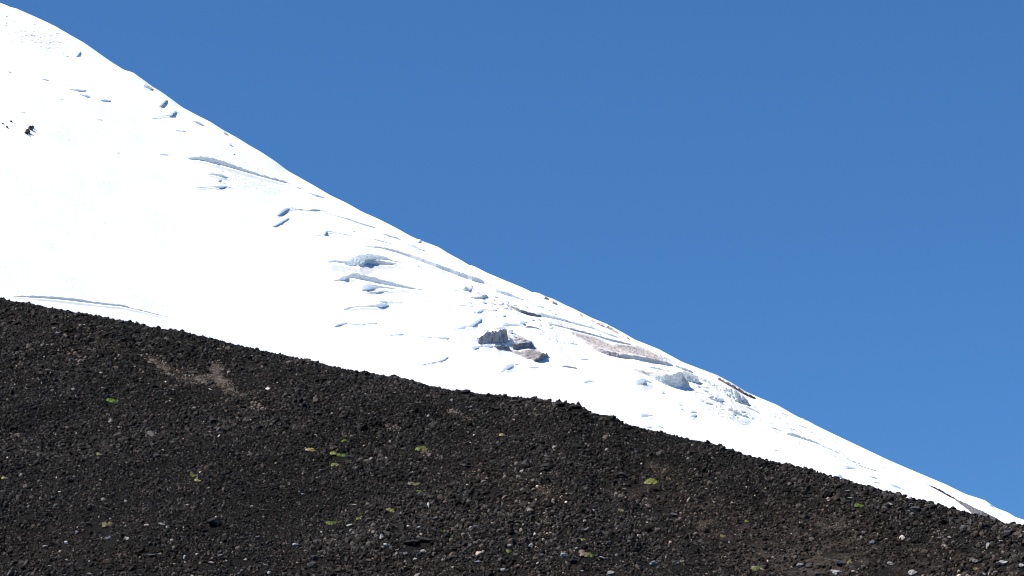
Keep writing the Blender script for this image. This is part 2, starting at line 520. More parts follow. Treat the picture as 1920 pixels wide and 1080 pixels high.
GC = 'crevasses on the snow slope'
def crev(label, pts, **kw):
    kw.setdefault('seed', len(label) % 13)
    return ledge('crevasse', label, 'crevasse', GC, pts, **kw)

# upper left
crev('blue ice scoop just under the notch high on the skyline', [(263, 154, 156), (270, 156, 163), (279, 160, 167), (288, 166, 167)])
crev('small blue ice hollow, upper of two close beneath the skyline above the long crevasse', [(297, 199.5, 200.5), (302, 194.5, 200), (307, 189, 194.5), (311, 187, 190), (315, 187.5, 188.3)], wall=M_ICEGREY)
crev('hook-shaped blue crevasse just below the small hollow near the upper skyline', [(288, 215, 216), (305, 215, 216.5), (317, 215, 218.5), (322, 211, 217.5), (326, 206.5, 212), (331, 207.5, 210), (338, 212.5, 214.5)])
crev('long grey crevasse starting ragged at left, highest of the long ones', [(351, 297, 298), (366, 293, 299), (382, 292, 301), (400, 296, 307), (412, 300, 309), (432, 307, 315), (451, 313.5, 320.5), (484, 325, 330), (518, 335, 338.5), (544, 343, 344.2)], wall=M_ICEGREY, rag=0.9)
crev('short pale blue crevasse below the ragged left end of the highest long crevasse', [(387, 326, 326.6), (398, 324.3, 328), (412, 325, 331.5), (420, 328, 333), (428, 332, 333)])
crev('thin arched crevasse lying level under two shorter ones on the upper slope', [(367, 352, 352.6), (385, 350, 352), (398, 348.5, 351), (410, 347.5, 353), (424, 348, 350.5), (440, 353.5, 354.2)])
crev('comma-shaped blue crevasse at the head of a thin line across the mid slope', [(517, 405, 406), (523, 398, 403.5), (530, 392, 398.5), (537, 388.8, 394), (545, 388.5, 390), (556, 390.5, 391.2)])
crev('short slanting blue crevasse just below the comma-shaped one', [(510, 425, 426), (518, 419.5, 423.5), (528, 413, 417.5), (538, 408.8, 411.5), (543, 408, 408.8)])
crev('hairline crevasse trailing right from the comma-shaped one', [(545, 390.5, 391.6), (575, 393, 394.8), (590, 391, 395), (604, 393.5, 394.5), (622, 401.5, 402.5), (652, 409.5, 411.5), (680, 419, 421.5), (705, 426.5, 428)], wall=M_ICEGREY)
crev('thin grey crevasse in two pieces hugging the skyline at mid slope', [(714, 436.5, 437.5), (728, 440, 443.5), (742, 444, 447), (755, 450, 451.2)], wall=M_ICEGREY)
crev('angled thin crevasse with a kink at its left, in open snow above the long band', [(593, 441.5, 442.6), (606, 439.5, 441), (609, 432, 440.5), (613, 432, 435), (628, 434.5, 436.5), (655, 441, 442)])
crev('longest crevasse, a smooth blue band sweeping down beside the skyline', [(676, 461, 461.8), (713, 462.5, 465), (730, 465.5, 470), (747, 470, 475), (770, 477, 483), (791, 484, 491), (812, 491.5, 498.5), (830, 498, 506), (846, 504, 511.5), (858, 508.5, 517), (872, 513, 521.5), (885, 517, 526.5), (898, 521.5, 529.5), (909, 527, 531)], wall=M_ICEGREY, fold=0.12)
crev('arched crevasse with a cave-like hollow, upper one of the pair at mid slope', [(613, 489, 491.5), (624, 487.5, 490.5), (640, 488, 492), (653, 488, 497.5), (662, 482, 499), (672, 477.5, 498.5), (683, 474.5, 497), (696, 475.5, 491), (710, 477.5, 486), (724, 482, 486.5), (738, 488.5, 490), (752, 491.5, 492.3)], wall=M_ICE, fold=0.4)
crev('pale ice shelf inside the arched hollow of the mid slope', [(682, 487, 499), (690, 485.5, 497.5), (705, 487.5, 496.5), (722, 489.5, 496.5), (738, 492.5, 496.5), (749, 495.5, 496.8)], wall=M_ICE, fold=0.15)
crev('thick grey-blue crevasse tapering right, lower one of the pair at mid slope', [(624, 525, 526), (634, 523.5, 526.5), (645, 516.5, 525.5), (652, 516, 522), (660, 512, 520.5), (672, 512.5, 523.5), (688, 516.5, 527), (705, 520.5, 531), (735, 528.5, 536.5), (755, 534.5, 539.5), (774, 539.5, 541.8), (800, 543.2, 544)], wall=M_ICEGREY, rag=0.8)
crev('short pale blue crevasse tucked under the thick grey-blue one', [(678, 540, 545), (683, 533, 544.5), (692, 532, 543), (705, 534, 541), (722, 537.5, 540.5), (748, 542, 542.8)])
crev('faint snowy ripple crevasse under the short pale blue one', [(689, 549, 550), (705, 546, 550), (722, 545.5, 548), (738, 548, 549)], wall=M_CAP)
crev('wavy thin crevasse with a broken right end in open snow', [(643, 580.5, 581.5), (652, 575.5, 579.5), (666, 573.5, 576), (684, 573, 575.5), (700, 571.5, 576), (710, 569, 576.5), (718, 568.5, 575.5), (729, 571, 572.5)])
crev('thin crevasse flicking right just above the wavy one', [(704, 566.5, 568), (718, 563.5, 568), (735, 565.5, 567.5), (755, 565.5, 567)])
crev('level hairline crevasse in two strokes, left in the wide lower snow', [(624, 613.5, 614.5), (632, 607, 611), (645, 605, 607.5), (657, 605, 606.5), (660, 607, 609), (680, 606.5, 608.8), (708, 605.5, 606.5)])
crev('short level crack line right of and below the two-stroke hairline', [(722, 627.8, 628.8), (740, 626.5, 629), (752, 625.8, 627.8), (765, 625.8, 626.5)])
crev('dashed level crack ending in a small blue lens', [(787, 630.5, 631.2), (800, 631.5, 633), (820, 632.5, 634), (827, 632.5, 636), (836, 632.5, 636), (843, 633, 634)])
crev('curved crack rising to the right in the snow just above the dark ridge', [(789, 685, 686), (802, 680.5, 682.5), (813, 678.8, 680.6), (826, 675.5, 678.5), (834, 671.5, 674.5), (841, 667.5, 669.5)], wall=M_ICEGREY)
crev('long shallow crevasse at far left just above the dark ridge', [(24, 554.8, 555.6), (42, 554, 556.5), (61, 553.8, 558), (89, 555, 559.8), (110, 556.5, 561.5), (130, 558, 563.8), (150, 560.2, 566.5), (172, 564, 569), (194, 567, 571.8), (214, 569.5, 573.5), (230, 571.5, 575), (250, 577.5, 579.5), (270, 582.5, 584), (292, 588.5, 589.6), (316, 594.3, 595)], wall=M_ICEGREY, lean=0.55)

# the broken zone in the middle
crev('broken blue ice step continuing the longest band to the right', [(910, 530, 532.5), (920, 534.5, 539), (930, 541.5, 547), (940, 544.5, 551), (950, 547, 554), (958, 551, 556), (968, 555.5, 559.5), (980, 559.5, 562.5), (990, 562.5, 563.5)], fold=0.35, rag=1.2)
crev('thin blue crack just under the skyline lumps', [(994, 568.7, 569.5), (1004, 571, 573.5), (1014, 574, 576.5), (1024, 577.5, 578.5)])
crev('hairline crack ending at a cluster of tiny ice blocks', [(845, 545.3, 546.2), (856, 543.5, 545.2), (866, 542.5, 544.5), (872, 536, 545.5), (879, 538, 545), (885, 539, 541)], fold=0.5, rag=1.2)
crev('grey stained crevasse hook with a dark tip above the blue ice chips', [(882, 556.5, 558), (893, 557.5, 561), (902, 555.5, 561), (909, 551.5, 558.5), (915, 552, 556)], wall=M_ICEGREY, cap=M_DIRTYSNOW, fold=0.4)
crev('bracket-shaped crevasse made of a short upright and a level bar', [(894, 581, 588), (898, 580.5, 586), (906, 579.2, 582.5), (913, 578.8, 582.5), (918, 580.5, 582.5), (928, 580, 582.8), (934, 580, 581)])
crev('stair-stepped blue crevasse climbing right toward the cave', [(849, 616.8, 617.8), (860, 614.8, 617.2), (868, 611.5, 616.5), (876, 610.5, 614), (884, 606.5, 614), (892, 600.5, 607.5), (898, 596, 603.5), (904, 595.5, 598)], rag=0.9)
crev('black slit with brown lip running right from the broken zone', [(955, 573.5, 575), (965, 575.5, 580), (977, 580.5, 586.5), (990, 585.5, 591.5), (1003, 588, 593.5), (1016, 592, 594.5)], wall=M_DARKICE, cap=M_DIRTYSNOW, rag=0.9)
crev('long blue crevasse under the black slit, running down to the dirty slab', [(1000, 585.5, 587), (1012, 586.5, 592), (1024, 588.5, 595), (1040, 592.5, 598.5), (1051, 595.5, 601), (1068, 601, 605.5), (1085, 605.5, 610.5), (1100, 610.5, 613.5), (1116, 615, 618), (1140, 624.5, 628), (1160, 632, 634)], fold=0.15)
crev('short dark crevasse ending in a black tip left of the dirty slab', [(1026, 605, 606), (1036, 607.2, 609.5), (1046, 609, 612.5), (1056, 611, 614)], wall=M_ICEGREY)
crev('pale ice lip directly above the grey cave mouth', [(938, 602, 603), (943, 603.5, 611), (950, 605, 611.5), (960, 606.5, 611.5), (970, 608, 611), (980, 609, 610.2)])
crev('chipped blue notch right above the cave lip', [(971, 598, 601), (975, 600, 608), (980, 602, 609), (985, 604, 607)], fold=0.5)
crev('thin tan-edged crack right of the cave lip', [(985, 612, 614), (996, 611.5, 614.5), (1006, 613.5, 616), (1018, 619.5, 620.5)], wall=M_TANICE, cap=M_DIRTYSNOW)
ledge('ice_cave', 'dark grey ashy ice cave mouth with painted recess shade in the middle of the slope', 'ice cave', None,
      [(893, 633, 640), (897, 634, 646), (904, 629, 645.5), (912, 622, 645), (922, 620.5, 644.5), (932, 620.5, 644), (941, 618.5, 643.5), (949, 617.5, 643), (953, 621, 641)], wall=M_CAVE, fold=0.5, lean=0.1, rag=1.4, seed=3, cap_len=2.5, vert=0.25)  # wall colour carries the shade of the recess
ledge('ice_ledge', 'thin pale blue snow lip hanging over the grey cave', 'ice ledge', None,
      [(900, 627, 628), (908, 619.5, 624), (918, 616.5, 622), (930, 614.5, 621.5), (942, 611.5, 620), (950, 611, 618)], wall=M_ICEGREY, fold=0.2, seed=1, cap_len=2.0)
ledge('ice_ledge', 'pale ice shelf with dark underside in front of the grey cave', 'ice ledge', None,
      [(880, 648, 649.5), (886, 648, 655), (896, 647.5, 652.5), (908, 646.5, 652.5), (920, 645.5, 654), (926, 646, 653)], wall=M_ICE, fold=0.3, seed=2, cap_len=2.0)
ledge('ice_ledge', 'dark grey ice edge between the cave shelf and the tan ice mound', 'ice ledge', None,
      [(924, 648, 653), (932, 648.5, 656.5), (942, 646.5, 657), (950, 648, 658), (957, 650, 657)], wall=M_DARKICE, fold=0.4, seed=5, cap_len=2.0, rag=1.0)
ledge('ice_mound', 'upper tan dirt-covered ice hump right of the cave rubble', 'ice mound', None,
      [(958, 640, 650), (964, 629, 650.5), (974, 626, 651), (986, 630, 649), (996, 638, 646.5), (1003, 643.5, 645.5)], wall=M_DIRTYSNOW, cap=M_DIRTYSNOW, fold=0.12, lean=1.35, seed=6, rag=1.6, cap_len=1.6)
ledge('ice_gap', 'dark gap with painted-in shadow between the two tan ice humps', 'ice gap', None,
      [(961, 650, 655), (968, 649, 655.5), (974, 645.5, 656), (984, 642.5, 655), (993, 639.5, 652), (1001, 643.5, 648.5)], wall=M_DARKICE, cap=M_TANICE, fold=0.5, lean=0.1, seed=9, rag=2.6, cap_len=0.8)  # dark wall colour stands in for the shadow between the humps
ledge('ice_mound', 'lower tan dirt-covered ice hump pointing down to the right', 'ice mound', None,
      [(954, 656, 658), (964, 655.5, 663), (976, 655.5, 667.5), (988, 652, 672.5), (1000, 648.5, 676), (1010, 653.5, 677), (1018, 660, 675), (1025, 665.5, 669)], wall=M_TANICE, cap=M_DIRTYSNOW, fold=0.12, lean=1.1, seed=8, rag=1.6, cap_len=1.6)
ledge('ice_gap', 'black broken hole, its shadow painted in, at the lower right tip of the tan ice', 'ice gap', None,
      [(1001, 671, 677.5), (1006, 666, 679), (1010, 668.5, 678), (1015, 664, 676), (1021, 663.5, 671), (1028, 665, 667)], wall=M_DARKICE, cap=M_TANICE, fold=0.6, lean=0.1, seed=4, rag=3.0, cap_len=0.8)  # dark wall colour stands in for the shadow at the tip
crev('long dark upper edge above the dirty tan slab', [(1056, 612.5, 614), (1075, 616.5, 620), (1095, 621, 625), (1123, 629, 632.5), (1145, 635, 640), (1162, 639.5, 643.5), (1184, 645.5, 647)], wall=M_ICEGREY, cap=M_DIRTYSNOW)
ledge('ice_cliff', 'brown-stained left edge of the dirty tan slab', 'ice cliff', None,
      [(1088, 634, 636.5), (1100, 638, 645), (1112, 645, 653), (1126, 653, 661), (1142, 658, 667), (1160, 662, 670.5), (1164, 664, 670)], wall=M_TANICE, cap=M_DIRTYSNOW, lean=0.6, rag=1.0, seed=8)
ledge('ice_cliff', 'grey-blue front wall of the dirty tan slab', 'ice cliff', None,
      [(1160, 663.5, 670), (1175, 664.5, 671.5), (1190, 666.5, 673), (1207, 669, 677), (1224, 672, 680), (1240, 675.5, 682.5), (1252, 679, 685), (1263, 684, 686.5)], wall=M_ICEGREY, cap=M_DIRTYSNOW, fold=0.2, seed=11)
crev('narrow grey edge running on right from the slab wall along the skyline', [(1265, 684, 687), (1278, 688, 692.5), (1292, 693, 698), (1300, 696, 699)], wall=M_ICEGREY, cap=M_DIRTYSNOW)
ledge('serac', 'layered blue ice cliff with a tan top and a white gash below the slab', 'serac', None,
      [(1196, 694, 695.5), (1208, 697, 700.5), (1218, 701.5, 706), (1230, 702.5, 713.5), (1242, 703, 719), (1251, 700, 722), (1256, 703, 723), (1264, 700.5, 725.5), (1272, 697.5, 725), (1280, 696, 724.5), (1287, 713, 727), (1294, 716, 728)], wall=M_ICE, cap=M_DIRTYSNOW, fold=0.2, lean=0.25, seed=2, cap_len=2.5, rag=0.8)
ledge('serac', 'upright pale blue ice block behind the layered cliff', 'serac', None,
      [(1278, 696, 710), (1284, 694, 713), (1292, 698, 715), (1300, 700, 717.5), (1308, 704, 718), (1312, 709, 717)], wall=M_ICE, fold=0.4, seed=7, cap_len=1.2)
crev('shadowed wall bending down under the dark crust near the skyline', [(1310, 706.5, 711), (1326, 711, 718), (1342, 716, 727), (1356, 722, 738), (1368, 727, 745), (1380, 731, 753), (1392, 738, 757), (1402, 748, 759), (1406, 757, 760)], wall=M_ICEGREY, fold=0.4, lean=0.5, rag=1.1)
ledge('rock_crust', 'thin dark broken crust along the skyline right of the seracs', 'rock crust', None,
      [(1345, 708, 711), (1358, 714, 718.5), (1372, 720, 726), (1384, 728, 733), (1396, 736, 740), (1408, 742, 746), (1418, 745.5, 748.5)], wall=M_MORAINE, cap=M_DIRTYSNOW, rag=1.4, seed=3)
crev('dotted grey edge of the churned snow below the seracs', [(1293, 734, 736), (1302, 739, 744), (1316, 749, 753), (1328, 755, 758.5), (1338, 757, 759)], wall=M_ICEGREY, rag=1.5)
crev('lower grey edge of the churned snow ending in a dark tip', [(1356, 758, 762), (1366, 763, 770), (1376, 768.5, 775), (1388, 775, 780), (1398, 778.5, 782.5), (1407, 783, 785)], wall=M_ICEGREY, rag=1.4)
crev('soft grey fold of churned snow between seracs and shadowed wall', [(1326, 744, 747), (1336, 741, 750), (1346, 746, 754), (1354, 748, 753)], wall=M_CAP, rag=1.5, fold=0.6)
crev('second soft fold high in the churned snow', [(1312, 722, 724), (1330, 727, 731), (1348, 736, 741), (1362, 745, 748)], wall=M_CAP, rag=1.0)
crev('grey line below the shadowed wall pointing down the slope', [(1398, 762, 764), (1412, 766, 770), (1425, 774, 776)], wall=M_ICEGREY)

# lower right
crev('ragged tan crevasse below the tan mound', [(1053, 685, 687), (1062, 685, 689), (1072, 687, 690.5), (1082, 689, 691.5)], wall=M_TANICE)
crev('pale blue three-cornered hollow below the tan ice mound', [(937, 697, 698.5), (946, 690, 696), (950, 683, 692.5), (956, 682.5, 690), (965, 682.3, 684.5), (972, 682, 683)])
crev('short pale blue dash right of the three-cornered hollow', [(990, 689, 690.2), (1000, 688, 690.5), (1012, 688, 689.5)])
crev('small blue hook in the snow with a faint tail', [(1090, 712, 714), (1096, 714, 719), (1104, 713, 716.5), (1114, 714.5, 716), (1130, 718.5, 719.5)])
crev('blue chipped hollow left of the layered ice cliff', [(1189, 716, 718), (1196, 712, 722), (1204, 708, 722), (1209, 710, 716), (1222, 716, 717)])
crev('lens-shaped pale hollow in the snow above the dark crest knob', [(1196, 773.5, 776), (1202, 774.5, 782), (1212, 776, 782), (1220, 777.5, 780), (1225, 778.5, 779.3)])
crev('small triangular hollow in the middle of the lower right snow', [(1268, 754.5, 756), (1274, 757, 760.5), (1280, 759.5, 760.5)])
crev('tiny paired hollow right of the small triangular one', [(1293, 779, 783), (1299, 776.5, 782), (1307, 776, 779)])
crev('dark speckled crack line, longest one in the lower right snow', [(1474, 812.5, 814), (1484, 812.5, 817), (1497, 815, 820.5), (1510, 820.5, 825), (1523, 826, 829), (1534, 830, 833), (1543, 834.5, 837.5), (1556, 840.5, 842.5), (1568, 846, 848), (1584, 857, 859), (1600, 863.5, 867), (1615, 869.5, 871)], wall=M_ICEGREY, rag=1.4)
crev('thin crack left of the dark speckled line', [(1440, 797.5, 799), (1450, 801, 803.5), (1460, 805.5, 807), (1474, 810, 811)], wall=M_ICEGREY)
crev('ragged blue chip hollow below the dark speckled line', [(1581, 872, 874), (1586, 873, 879), (1594, 875, 880), (1602, 875, 878), (1606, 879, 880)], rag=1.3)
crev('blue-grey hollow touching the dark ridge at lower right', [(1557, 885.5, 887), (1566, 888.5, 891.5), (1573, 890, 896), (1580, 891, 896)], wall=M_ICEGREY)
crev('short grey dash right of the ragged chip hollow', [(1625, 889.5, 891), (1636, 893, 896.5), (1648, 897.5, 898.5)], wall=M_ICEGREY)
crev('blue crack running down to the ridge near its right end', [(1660, 904.5, 906), (1672, 907, 911.5), (1690, 914, 917.5), (1710, 925, 926)], wall=M_ICE)
crev('faint last crack between the blue crack and the grey moraine', [(1744, 930.5, 931.5), (1758, 936.5, 938.8), (1776, 945, 946)], wall=M_ICE)
ledge('dark_gap_line', 'thin black gap line leading down to the grey moraine', 'gap line', None,
      [(1737, 906.5, 907.8), (1750, 912, 915), (1764, 919, 922.5), (1778, 927, 930.5), (1792, 934, 937)], wall=M_BLACK, rag=0.7, seed=4)  # black wall colour stands in for the gap's dark interior
ledge('moraine', 'grey gravel moraine hump between snow and dark ridge at far right', 'moraine', None,
      [(1788, 933, 935), (1800, 936.5, 945), (1815, 941, 956), (1829, 946.5, 968), (1842, 950, 978), (1852, 954, 984), (1862, 959, 988), (1874, 967, 992), (1886, 977, 994), (1896, 985, 992)], wall=M_MORAINE, cap=M_MORAINE, lean=1.2, fold=0.25, seed=5, cap_len=0.7)
crev('faint line along the snow lip beyond the grey moraine', [(1850, 943, 944.2), (1866, 951, 953.5), (1884, 962, 964.5), (1900, 971, 972)], wall=M_ICEGREY)
crev('wide soft line in the snow right of the moraine', [(1868, 960, 961), (1885, 967, 969), (1905, 976, 977.5)], wall=M_ICE)

# short dashes too small to be things of their own
for p in [
    [(142, 105, 107), (146, 99, 104), (151, 94, 97)],
    [(11, 133.5, 134.3), (20, 134.7, 136.6), (29, 136.6, 137.4)], [(78, 148, 148.7), (86, 148.8, 150.4), (92, 150.5, 151)],
    [(129, 166.5, 167.2), (145, 167, 170), (160, 169, 171.5)], [(147, 175, 175.8), (160, 178, 181), (170, 181, 182)],
    [(188, 185, 188.5), (198, 186, 189.5), (208, 188.5, 190.5)], [(108, 184.6, 185.2), (119, 185.6, 187)], [(36, 209.5, 210.2), (48, 210.5, 212)],
    [(180, 222, 223), (192, 224, 226)], [(217, 286, 287), (225, 286.2, 287)], [(295, 287.5, 288.4), (308, 288.6, 290.5), (320, 290.4, 291)],
    [(284, 221.6, 222.3), (294, 221.3, 222.8), (303, 221.6, 222.4)], [(328, 244, 244.8), (338, 244.3, 245.9), (349, 245.6, 246.3)],
    [(358, 225, 226), (370, 227, 232), (384, 235, 236.5)], [(411, 244, 245), (420, 246, 251), (429, 252, 254)], [(429, 270, 272), (432, 266, 273), (435, 272, 273)],
    [(437, 287, 290), (440, 284, 289)], [(406, 334, 336), (409, 334, 340), (416, 337, 338)], [(418, 343, 344), (424, 343, 345.5)],
    [(555, 350, 351), (567, 353.5, 355.5)], [(578, 360, 361.5), (590, 364, 367), (602, 367.5, 370), (612, 370.5, 372)], [(560, 357.5, 358.2), (570, 359, 360)],
    [(762, 456.5, 457.5), (775, 459, 463.5), (785, 464.5, 468), (800, 471.5, 472.6)], [(783, 450, 456), (787, 449, 453), (792, 452, 453)],
    [(780, 497.5, 498.5), (793, 501, 502.6)], [(661, 432, 434), (666, 431, 434)], [(700, 448, 449), (735, 456.5, 457.8)],
    [(861, 572, 572.9), (880, 573.2, 574.6), (896, 575.5, 576.2)], [(898, 541, 542), (904, 542.5, 544.5)], [(903, 565, 568), (908, 564, 569.5), (912, 565, 567)],
    [(921, 572, 575), (925, 571.5, 575.5)], [(928, 592, 594), (932, 589, 596)], [(922, 558, 560), (926, 559, 564), (930, 563, 565)],
    [(1065, 642, 643), (1074, 642.5, 645), (1084, 646, 647)], [(1085, 672.5, 673.2), (1096, 672, 674.5), (1106, 673, 673.6)], [(1082, 693, 696), (1085, 694, 696)],
    [(1240, 735, 738), (1246, 733.5, 739)], [(1138, 738, 740), (1141, 739, 741)], [(1275, 764, 768), (1282, 766, 769)], [(1293, 772, 774), (1300, 771, 773.5), (1308, 772.5, 773.6)],
    [(1213, 800, 802), (1222, 800, 802)], [(1207, 686, 687), (1224, 687.5, 690), (1240, 691.5, 693)], [(1095, 726, 728), (1101, 731, 733)],
    [(1480, 802, 803), (1494, 806, 808)], [(1492, 794, 795), (1505, 799, 801), (1515, 803.5, 805)], [(1464, 773, 774), (1479, 779, 781)],
    [(1442, 841, 842), (1460, 844.5, 846)], [(1548, 847, 848), (1570, 857, 858)], [(1600, 868, 869), (1620, 875, 876.5), (1645, 883, 884)], [(1637, 903, 905), (1650, 905, 906.5)],
    [(1500, 780, 781), (1525, 790, 792)], [(1657, 875.5, 877.5), (1661, 876, 878)], [(1690, 880, 881), (1702, 886, 887)]]:
    crack(p, seed=len(p) + int(p[0][0]) % 9, wall=M_ICEGREY if p[0][0] > 1400 else M_ICE)

r4 = random.Random(21)
for k in range(46):
    t_ = r4.random()
    cx = 890 + 150 * t_ + r4.gauss(0, 16); cy = 545 + 62 * t_ + r4.gauss(8, 13)
    if k > 30: t_ = r4.random(); cx = 1300 + 120 * t_ + r4.gauss(0, 8); cy = 716 + 62 * t_ + r4.gauss(6, 9)
    ridge_y = float(np.interp(cx, RIDGE[:, 0], RIDGE[:, 1]))
    if cy < ridge_y + 12 or (890 < cx < 1030 and 612 < cy < 680): continue
    ln = r4.uniform(5, 17); hh = r4.uniform(1.0, 3.6); sl_ = r4.uniform(0.15, 0.5)
    crack([(cx, cy, cy + .5), (cx + ln * .35, cy + ln * .35 * sl_ - .3, cy + ln * .35 * sl_ + hh), (cx + ln * .6, cy + ln * .6 * sl_, cy + ln * .6 * sl_ + hh * .7), (cx + ln, cy + ln * sl_, cy + ln * sl_ + .5)],
          wall=[M_ICE, M_ICEGREY, M_ICE][k % 3], cap=M_DIRTYSNOW if k % 7 == 0 else M_CAP, seed=k % 12, rag=1.3, fold=0.35, lean=0.2)
# sooty specks along the skyline (part of the mountain)
for p in [[(1014, 556, 557), (1022, 557, 561), (1030, 560, 562)], [(1030, 563, 566), (1038, 564, 570), (1046, 570, 572)], [(1080, 584, 586), (1087, 587, 591), (1094, 593, 595)],
          [(1108, 599, 601.5), (1118, 603, 607), (1128, 607, 612), (1134, 611, 613)], [(1136, 612, 614), (1148, 616, 620), (1160, 624, 627)], [(1168, 629, 631), (1182, 636, 638)]]:
    crack(p, wall=M_TANICE, cap=M_DIRTYSNOW, seed=int(p[0][0]) % 11, rag=2.0, name='ash_speck_band')

# wind-carved snow texture near the top left: many tiny edges nobody could count, one part
VV, FF, off = [], [], 0
r2 = random.Random(5)
for k in range(60):
    tpos = r2.random()
    cx = -2 + 112 * tpos + r2.uniform(-8, 8); cy = 30 + 40 * tpos + r2.gauss(16, 11)
    if cx < -4: continue
    ln = r2.uniform(5, 15); hh = r2.uniform(0.4, 1.1)
    V, C = ledge_arrays([(cx, cy, cy + 0.3), (cx + ln / 2, cy + ln * 0.1, cy + ln * 0.1 + hh), (cx + ln, cy + ln * 0.22, cy + ln * 0.22 + 0.3)], seed=k % 12)
    n, M = V.shape[:2]; J = C.shape[1]
    VV += [V.reshape(-1, 3), C.reshape(-1, 3)]
    FF += [grid_faces(n, M, off)[:, ::-1], grid_faces(n, J, off + n * M)[:, ::-1]]
    off += n * (M + J)
o = big_mesh('wind_carved_snow', np.concatenate(VV), np.concatenate(FF), M_CAP, True)
o.parent = mt_obj; o['kind'] = 'stuff'

# ------------------------------------------------------------------ rocks: shapes
def rock_mesh(name, seed, sub=3, flat=0.7, sharp=12, noise=0.12, long=1.0):
    r = np.random.default_rng(seed)
    bm = bmesh.new()
    bmesh.ops.create_icosphere(bm, subdivisions=sub, radius=1.0)
    P = np.array([v.co[:] for v in bm.verts])
    for _ in range(sharp):
        nrm = r.normal(size=3); nrm /= np.linalg.norm(nrm)
        d = r.uniform(0.45, 0.85)
        over = np.maximum(P @ nrm - d, 0)
        P -= over[:, None] * nrm
    ph = r.uniform(0, 50, 3)
    P *= (1 + noise * (vnoise(P[:, 0] * 3 + ph[0], P[:, 1] * 3 + P[:, 2] * 2 + ph[1], seed) * 2))[:, None]
    P -= (P.max(0) + P.min(0)) / 2
    P /= (P.max(0) - P.min(0)).max() / 2
    P *= np.array([long, 1.0, flat])
    for v, p in zip(bm.verts, P): v.co = p
    me = bpy.data.meshes.new(name)
    bm.to_mesh(me); bm.free()
    return me

# dark outcrop in the snow at far left
def snow_point(px, py):
    x, y, z = on_snow(px, py); return float(x[0]), float(y[0]), float(z[0])
x, y, z = snow_point(55, 248)
oc = tag(empty('rock_outcrop', (x, y, z)), 'jagged black rock outcrop poking out of the snow at far left', 'rock outcrop')
for k, (px, py, wd) in enumerate([(58, 243, 13), (52, 248, 12), (49, 251, 9), (61, 240, 9), (55, 252, 6)]):
    a, b, c = snow_point(px, py)
    sc = wd / 2 / FPX * b
    o = bpy.data.objects.new('rock', rock_mesh('outcrop_rock', 300 + k, 3, 0.9, 10, 0.3))
    o.data.materials.append(M_BLACK); COL.objects.link(o); o.parent = oc
    o.location = (a - x, b - y, c - z + 0.35 * sc); o.scale = (sc, sc, sc * 0.9); o.rotation_euler = (0, 0, k * 1.3)
for k, (px, py, wd, lb) in enumerate([(20, 228, 7, 'small dark rock in the snow left of the jagged outcrop'), (5, 232, 5, 'tiny dark rock at the left picture edge beside the outcrop'),
                                      (13, 239, 7, 'small dark rock low left of the jagged outcrop, lowest of three'), (206, 190, 4, 'tiny dark rock in the snow below the upper skyline'),
                                      (159, 170, 4, 'tiny dark rock at the end of a short snow dash high on the slope')]):
    a, b, c = snow_point(px, py)
    sc = wd / 2 / FPX * b
    o = bpy.data.objects.new('rock', rock_mesh('snow_rock', 340 + k, 3, 0.6, 10, 0.3))
    o.data.materials.append(M_BLACK); COL.objects.link(o)
    o.location = (a, b, c + 0.2 * sc); o.scale = (sc, sc, sc); o.rotation_euler = (0, 0, k)
    tag(o, lb, 'rock', 'rocks poking out of the snow')

# loose ice blocks
for k, (px, py, wd, lb) in enumerate([
        (873, 544, 10, 'small grey-blue ice block, leftmost of the broken zone'), (883, 540, 8, 'small pale ice block right beside the leftmost one'),
        (956, 624, 13, 'white ice block on top of the rubble right of the cave'), (952, 634, 12, 'pale blue ice block in the rubble, left one'),
        (963, 634, 13, 'pale blue ice block in the rubble, right one beside the tan mound'), (957, 645, 13, 'grey ice block low in the rubble between shelf and mound'),
        (966, 645, 9, 'small white ice block touching the tan mound'), (947, 650, 8, 'small white ice lump before the dark ice edge'),
        (1235, 799, 11, 'blue shaded ice block standing alone just above the dark ridge'), (1290, 712, 12, 'white leaning ice block in front of the upright serac'),
        (1250, 710, 9, 'white ice sliver in the gash of the layered cliff'), (1342, 747, 12, 'grey snow boulder in the churned snow, left one'),
        (1352, 751, 10, 'grey snow boulder in the churned snow, right one'), (1243, 737, 6, 'tiny blue ice block in open snow below the layered cliff')]):
    a, b, c = snow_point(px, py)
    sc = wd / 2 / FPX * b
    me = rock_mesh('ice_block', 400 + k, 3, 0.85, 9, 0.1)
    me.materials.append(M_ICE if 'blue' in lb or 'grey' in lb else M_CAP)
    o = bpy.data.objects.new('ice_block', me); COL.objects.link(o)
    o.location = (a, b, c + 0.5 * sc); o.scale = (sc, sc, sc * 1.05); o.rotation_euler = (0, 0, k * 0.9)
    tag(o, lb, 'ice block', 'loose ice blocks on the glacier')

